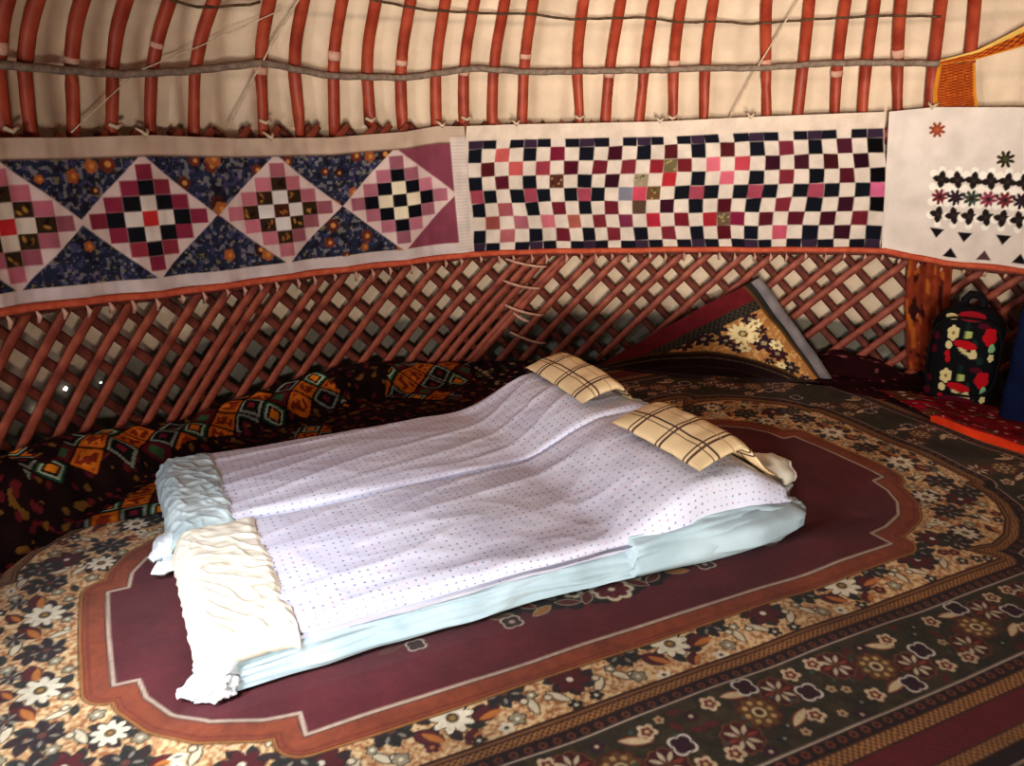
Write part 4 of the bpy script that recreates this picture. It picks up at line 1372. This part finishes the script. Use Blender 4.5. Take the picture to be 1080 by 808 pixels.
# cream cloth gathered over the foot of the near mattress
def foot_cloth(name, label, s0, s1, t0, t1, hf, mat, seed, over=.03, amp=.0125, zlow=.05, cat='cloth', dip=0, side=True):
    n, m = 90, 120
    P = np.zeros((m, n, 3))
    for j in range(m):
        v = j / (m - 1); t = t0 + (t1 - t0) * v
        for i in range(n):
            u = i / (n - 1)
            # u: 0 = inner edge on top of the bed, 1 = down at the foot end
            L = (s1 - s0) + .12; x = u * L
            rip = nz(t * 26 + seed, u * 2.2 + seed, seed) * .6 + .5 * nz(t * 11 - u * 2.5, u * 3, seed + 2) + .35 * nz(t * 45, u * 5, seed + 6)
            rip2 = max(0, 1 - abs(nz(t * 15 - u * 4, u * 4 + 3, seed + 9)) * 4)
            rip = nz(t * 34 + seed, u * 1.6 + seed, seed) * .6 + .5 * nz(t * 17 - u * 3, u * 2, seed + 2) + .3 * nz(t * 60, u * 4, seed + 6)
            hh = amp * (rip * .7 + rip2 * .5)
            edgez = 0
            et = min(t - t0, t1 - t)
            if side and t - t0 < .06: edgez = .055 - math.sqrt(max(0, .055 ** 2 - max(0, .055 - (t - t0)) ** 2))
            if t1 - t < .05: edgez = max(edgez, .045 - math.sqrt(max(0, .045 ** 2 - (.045 - min(.045, t1 - t)) ** 2)))
            top = hf(s0 + .1, t) + .012 - edgez
            rd = .07
            if x < (s1 - s0) - rd * .6:
                s = s1 - x; z = top + hh
                if u < .06: z -= .012 * (1 - u / .06)
            else:
                k = (x - ((s1 - s0) - rd * .6)) / (L - ((s1 - s0) - rd * .6))
                a = k * PI / 2
                s = s0 + rd * .6 - (rd * .6 + over) * math.sin(a) - hh * math.sin(a) * .9
                z = top - (top - zlow) * (1 - math.cos(a)) + hh * math.cos(a)
            s += .014 * nz(t * 9, seed) * (1 - u)
            tt = t + .01 * nz(u * 6, t * 5, seed)
            P[j, i] = st2w(s, tt, max(z, .02))
    o = grid_obj(name, P, mat)
    tag(o, label, cat)
    md = o.modifiers.new('t', 'SOLIDIFY'); md.thickness = .005; md.offset = 1
    return o
foot_cloth('foot_cloth', 'cream cloth gathered over the foot end of the near mattress', .105, .355, 2.085, 2.86, hn, M['cream'], 2, over=.035, zlow=.05)
foot_cloth('foot_cloth', 'crumpled grey-green cloth over the foot end of the far mattress', .10, .295, 2.83, 3.515, hf_, M['grey_cloth'], 7, over=.03, amp=.015, zlow=.05)

# cream rolled cloth sticking out at the head, right of the near pillow
tongue('rolled_cloth', [(2.06, 2.28, .18), (2.19, 2.30, .165), (2.31, 2.32, .15), (2.385, 2.33, .14)], [.08, .10, .105, .085], [.05, .065, .07, .055], M['cream'], None, 5)
tag(bpy.data.objects['rolled_cloth'], 'cream rolled cloth end poking out at the head of the near mattress', 'cloth')
tongue('head_tuck', [(2.0, 3.02, .235), (2.12, 2.99, .23), (2.2, 2.93, .20)], [.09, .09, .05], [.03, .03, .02], M['blue_sheet'], far, 6)
tongue('head_tail', [(2.12, 2.18, .13), (2.25, 2.20, .12), (2.38, 2.26, .10)], [.05, .04, .015], [.03, .02, .01], M['white_cloth'], near, 2)

# plaid pillows
def pillow(label, s0, s1, t0, t1, z0, tilt, seed, turn=0):
    n, m = 90, 130
    V, F, col = [], [], []
    B = (232, 206, 164)
    def pc(u, v):
        c = lin(B) * (1 + .06 * nz(u * 4, v * 4, seed))
        for f in (.18, .24, .62, .68):                       # lines along the length
            if abs(u - f) < .010: c = lin((84, 64, 58))
        for f in (.14, .18, .45, .49, .76, .80):
            if abs(v - f) < .009: c = lin((96, 74, 64))
        for f in (.42, .88):
            if abs(u - f) < .006: c = lin((190, 150, 112))
        return c
    cs, ct = (s0 + s1) / 2, (t0 + t1) / 2
    idx = []
    for side in (1, -1):
        for j in range(m):
            v = j / (m - 1)
            for i in range(n):
                u = i / (n - 1)
                prof = (max(0, 1 - abs(2 * u - 1) ** 2.6) * max(0, 1 - abs(2 * v - 1) ** 3.2)) ** .5
                x = (u - .5) * (s1 - s0); y = (v - .5) * (t1 - t0)
                # waisted edges with pulled corners
                k = 1 - .05 * math.sin(v * PI); x *= k; y *= (1 - .03 * math.sin(u * PI))
                xr = x * math.cos(turn) - y * math.sin(turn); yr = x * math.sin(turn) + y * math.cos(turn)
                s, t = cs + xr, ct + yr
                z = z0 + tilt(u) + side * .034 * prof * (1 if side > 0 else .55) + .004 * nz(u * 6, v * 8, seed)
                V.append(st2w(s, t, z)); col.append(pc(u, v))
    N = n * m
    F = [tuple(f) for f in grid_faces(n, m)] + [tuple(reversed([x + N for x in f])) for f in grid_faces(n, m)]
    loop = [i for i in range(n)] + [j * n + n - 1 for j in range(1, m)] + [(m - 1) * n + i for i in range(n - 2, -1, -1)] + [j * n for j in range(m - 2, 0, -1)]
    for a, b in zip(loop, loop[1:] + loop[:1]): F.append((b, a, a + N, b + N))
    o = mesh_obj('pillow', V, F, M['plaid'], None, True, np.array(col))
    tag(o, label, 'pillow', 'plaid pillows')
    return o
tl = lambda u: .0 + .045 * math.sin(min(1, u / .6) * PI / 2) - .15 * sm(.5, 1.0, u)
pillow('cream plaid pillow on the near mattress, beside the rolled cream cloth', 1.80, 2.20, 2.155, 2.70, .325, tl, 1, .04)
pillow('cream plaid pillow on the far mattress, close to the lattice', 1.80, 2.16, 2.93, 3.50, .325, tl, 2, -.02)

# ------------------------------------------------------------------ bags at right
def floral_bag():
    base = Vector((2.42, 4.27, 0)); ang = math.radians(-32)     # faces the camera side
    root = empty('floral_bag', (base.x, base.y, 0), 'black backpack printed with red and cream flowers, beside the navy bag', 'bag')
    W, H, D = .345, .50, .20
    z0 = .055
    R = Matrix.Rotation(ang, 3, 'Z')
    p = Paint(-.5, .5, 0, 1, .004, (18, 16, 20))
    RD, CR, GN, MG = (176, 18, 30), (206, 190, 140), (24, 48, 40), (84, 14, 36)
    for dy in (0, .46):
        for (x, y, r, c, n) in ((.30, .28, .10, RD, 5), (-.19, .28, .085, CR, 6), (.02, .28, .05, (170, 180, 110), 4), (.0, .16, .0, RD, 3), (-.22, .15, .05, CR, 2), (-.22, .06, .04, RD, 5), (-.20, .0, .04, RD, 5),
                                (.12, .08, .06, CR, 3), (.36, .06, .045, CR, 5), (.35, .16, .05, (130, 170, 130), 3), (-.42, .22, .05, MG, 4), (-.42, .08, .05, MG, 4), (.0, .37, .05, GN, 4), (.22, .02, .05, GN, 4), (.12, .2, .04, GN, 3)):
            if r: p.petals(x, y + dy, r * 1.0, n, c, .4, depth=.22)
            if c == CR and r > .08: p.disc(x, y + dy, .02, (150, 110, 50))
        p.ell(.0, .17 + dy, .16, .045, RD, -.1); p.ell(-.0, .10 + dy, .09, .022, CR, -.4); p.ell(.2, .38 + dy, .08, .03, MG)
    p.ell(.02, .92, .18, .05, (150, 26, 40)); p.ell(-.24, .90, .09, .03, CR); p.ell(0, .03, .25, .04, (84, 14, 36))
    nx, ny = p.nx, p.ny
    V, col, F = [], [], []
    m = 240; rows = 200
    for j in range(rows + 1):
        v = j / rows
        # outline: rounded shoulders
        wk = 1.0
        if v > .74: wk = math.sqrt(max(0.0, 1 - ((v - .74) / .275) ** 2)) 
        if v < .08: wk = .88 + .12 * math.sqrt(1 - ((.08 - v) / .08) ** 2)
        w = W / 2 * max(.12, wk) * (1 + .02 * math.sin(v * 9)); dd = D / 2 * max(.15, wk ** .6) * (1.0 + .15 * math.sin(v * PI))
        for i in range(m):
            th = 2 * PI * i / m
            ex = .62
            x = w * math.copysign(abs(math.sin(th)) ** ex, math.sin(th)); y = -dd * math.copysign(abs(math.cos(th)) ** ex, math.cos(th))
            z = z0 + v * H
            y += .03 * (v - .5)         # leans back
            q = R @ Vector((x + .006 * nz(x * 9, z * 9), y, 0)); V.append((base.x + q.x, base.y + q.y, z))
            u = x / W
            jj = min(ny - 1, int(v * (ny - 1))); ii = min(nx - 1, max(0, int((u + .5) * (nx - 1))))
            col.append(p.C[jj, ii] if y < .02 else lin((18, 14, 18)))
    for j in range(rows):
        for i in range(m):
            F.append((j * m + i, j * m + (i + 1) % m, (j + 1) * m + (i + 1) % m, (j + 1) * m + i))
    F.append(tuple(range(m - 1, -1, -1))); F.append(tuple(rows * m + i for i in range(m)))
    body = mesh_obj('body', V, F, M['bag'], root, True, np.array(col))
    # top handle bunch and loop
    hp = [(-.045, .0), (-.042, .05), (-.02, .08), (.02, .08), (.042, .05), (.045, .0)]
    pts = []
    for x, z in hp:
        q = R @ Vector((x, .01, 0)); pts.append((base.x + q.x, base.y + q.y, z0 + H - .02 + z))
    V, F = tube_data(pts, .022, 10, 1); mesh_obj('handle', V, F, M['black'], root)
    for sx in (-.14, .14):
        pts = []
        for x, y, z in ((sx, -.02, .86), (sx * 1.25, -.085, .7), (sx * 1.38, -.095, .4), (sx * 1.3, -.09, .12)):
            q = R @ Vector((x, y, 0)); pts.append((base.x + q.x, base.y + q.y, z0 + H * z))
    # piping round the front panel
    pts = []
    for k in range(41):
        a = 2 * PI * k / 40
        x = .165 * math.copysign(abs(math.cos(a)) ** .55, math.cos(a)); z = .25 + .205 * math.copysign(abs(math.sin(a)) ** .6, math.sin(a))
        q = R @ Vector((x, -.112 - .01 * math.sin(z / H * PI) + .03 * (z / H - .5), 0)); pts.append((base.x + q.x, base.y + q.y, z0 + z))
    V, F = tube_data(pts, .006, 6); mesh_obj('piping', V, F, M['black'], body)
floral_bag()

def navy_bag():
    base = Vector((2.70, 3.90, 0)); ang = math.radians(-38)
    R = Matrix.Rotation(ang, 3, 'Z')
    root = empty('navy_bag', (base.x, base.y, 0), 'tall plain navy blue cloth bag at the right edge, beside the floral backpack', 'bag')
    V, F = [], []; m, rows = 64, 60; W, H, D = .44, .60, .22
    for j in range(rows + 1):
        v = j / rows; k = 1 - .04 * v; 
        if v > .94: k *= math.sqrt(max(0.05, 1 - ((v - .94) / .062) ** 2)) * .25 + .75
        for i in range(m):
            th = 2 * PI * i / m; ex = .38
            x = W / 2 * k * math.copysign(abs(math.sin(th)) ** ex, math.sin(th)); y = -D / 2 * k * math.copysign(abs(math.cos(th)) ** ex, math.cos(th))
            wv = .008 * nz(x * 8, v * 6, 2)
            q = R @ Vector((x + wv, y + wv + .04 * (v - .5), 0)); V.append((base.x + q.x, base.y + q.y, .058 + v * H))
    for j in range(rows):
        for i in range(m):
            F.append((j * m + i, j * m + (i + 1) % m, (j + 1) * m + (i + 1) % m, (j + 1) * m + i))
    F.append(tuple(range(m - 1, -1, -1))); F.append(tuple(rows * m + i for i in range(m)))
    mesh_obj('body', V, F, M['navy'], root)
    for sx in (-1, 1):
        pts = []
        for x, z in ((-.09, .5), (-.085, .62), (0, .68), (.085, .62), (.09, .5)):
            q = R @ Vector((x, sx * .112 * (1 if z < .6 else .6), 0)); pts.append((base.x + q.x, base.y + q.y, .05 + z))
navy_bag()

# ------------------------------------------------------------------ light
def area(name, loc, target, size, power, color=(1, 1, 1), spread=PI):
    l = bpy.data.lights.new(name, 'AREA'); l.shape = 'DISK'; l.size = size; l.energy = power; l.color = color; l.spread = spread
    o = bpy.data.objects.new(name, l); C.objects.link(o); o.location = loc
    o.rotation_euler = (Vector(target) - Vector(loc)).to_track_quat('-Z', 'Y').to_euler()
    return o
area('door_light', (-1.95, .75, .95), (-.4, 2.4, .1), .7, 84, (.84, .91, 1.0), math.radians(150))
area('wall_light', (.2, -.9, .50), (1.3, 5, 1.0), .5, 44, (1.0, .93, .84), math.radians(98))
area('upper_light', (.1, -.8, 1.3), (1.2, 5, 3.3), .7, 47, (1.0, .92, .82), math.radians(64))
sp = bpy.data.lights.new('sun_patch', 'SPOT'); sp.energy = 350; sp.spot_size = math.radians(36); sp.spot_blend = 1.0; sp.shadow_soft_size = .25; sp.color = (.93, .96, 1.0)
so = bpy.data.objects.new('sun_patch', sp); C.objects.link(so); so.location = (-1.4, .6, 2.3)
so.rotation_euler = (Vector((-.86, 2.1, .1)) - Vector(so.location)).to_track_quat('-Z', 'Y').to_euler()
wd = bpy.data.worlds.new('world'); bpy.context.scene.world = wd; wd.use_nodes = True
bg = wd.node_tree.nodes['Background']; bg.inputs['Color'].default_value = (.95, .92, .9, 1); bg.inputs['Strength'].default_value = .06

# ------------------------------------------------------------------ camera
cam = bpy.data.cameras.new('camera'); co = bpy.data.objects.new('camera', cam); C.objects.link(co)
cam.sensor_width = 36; cam.lens = 880 / 1080 * 36; cam.clip_start = .05
co.location = (0, 0, 1.6); co.rotation_euler = (math.radians(90 - 19), 0, 0)
bpy.context.scene.camera = co
vs = bpy.context.scene.view_settings
vs.view_transform = 'Standard'; vs.look = 'Medium High Contrast'; vs.exposure = 0.0; vs.gamma = 1.0
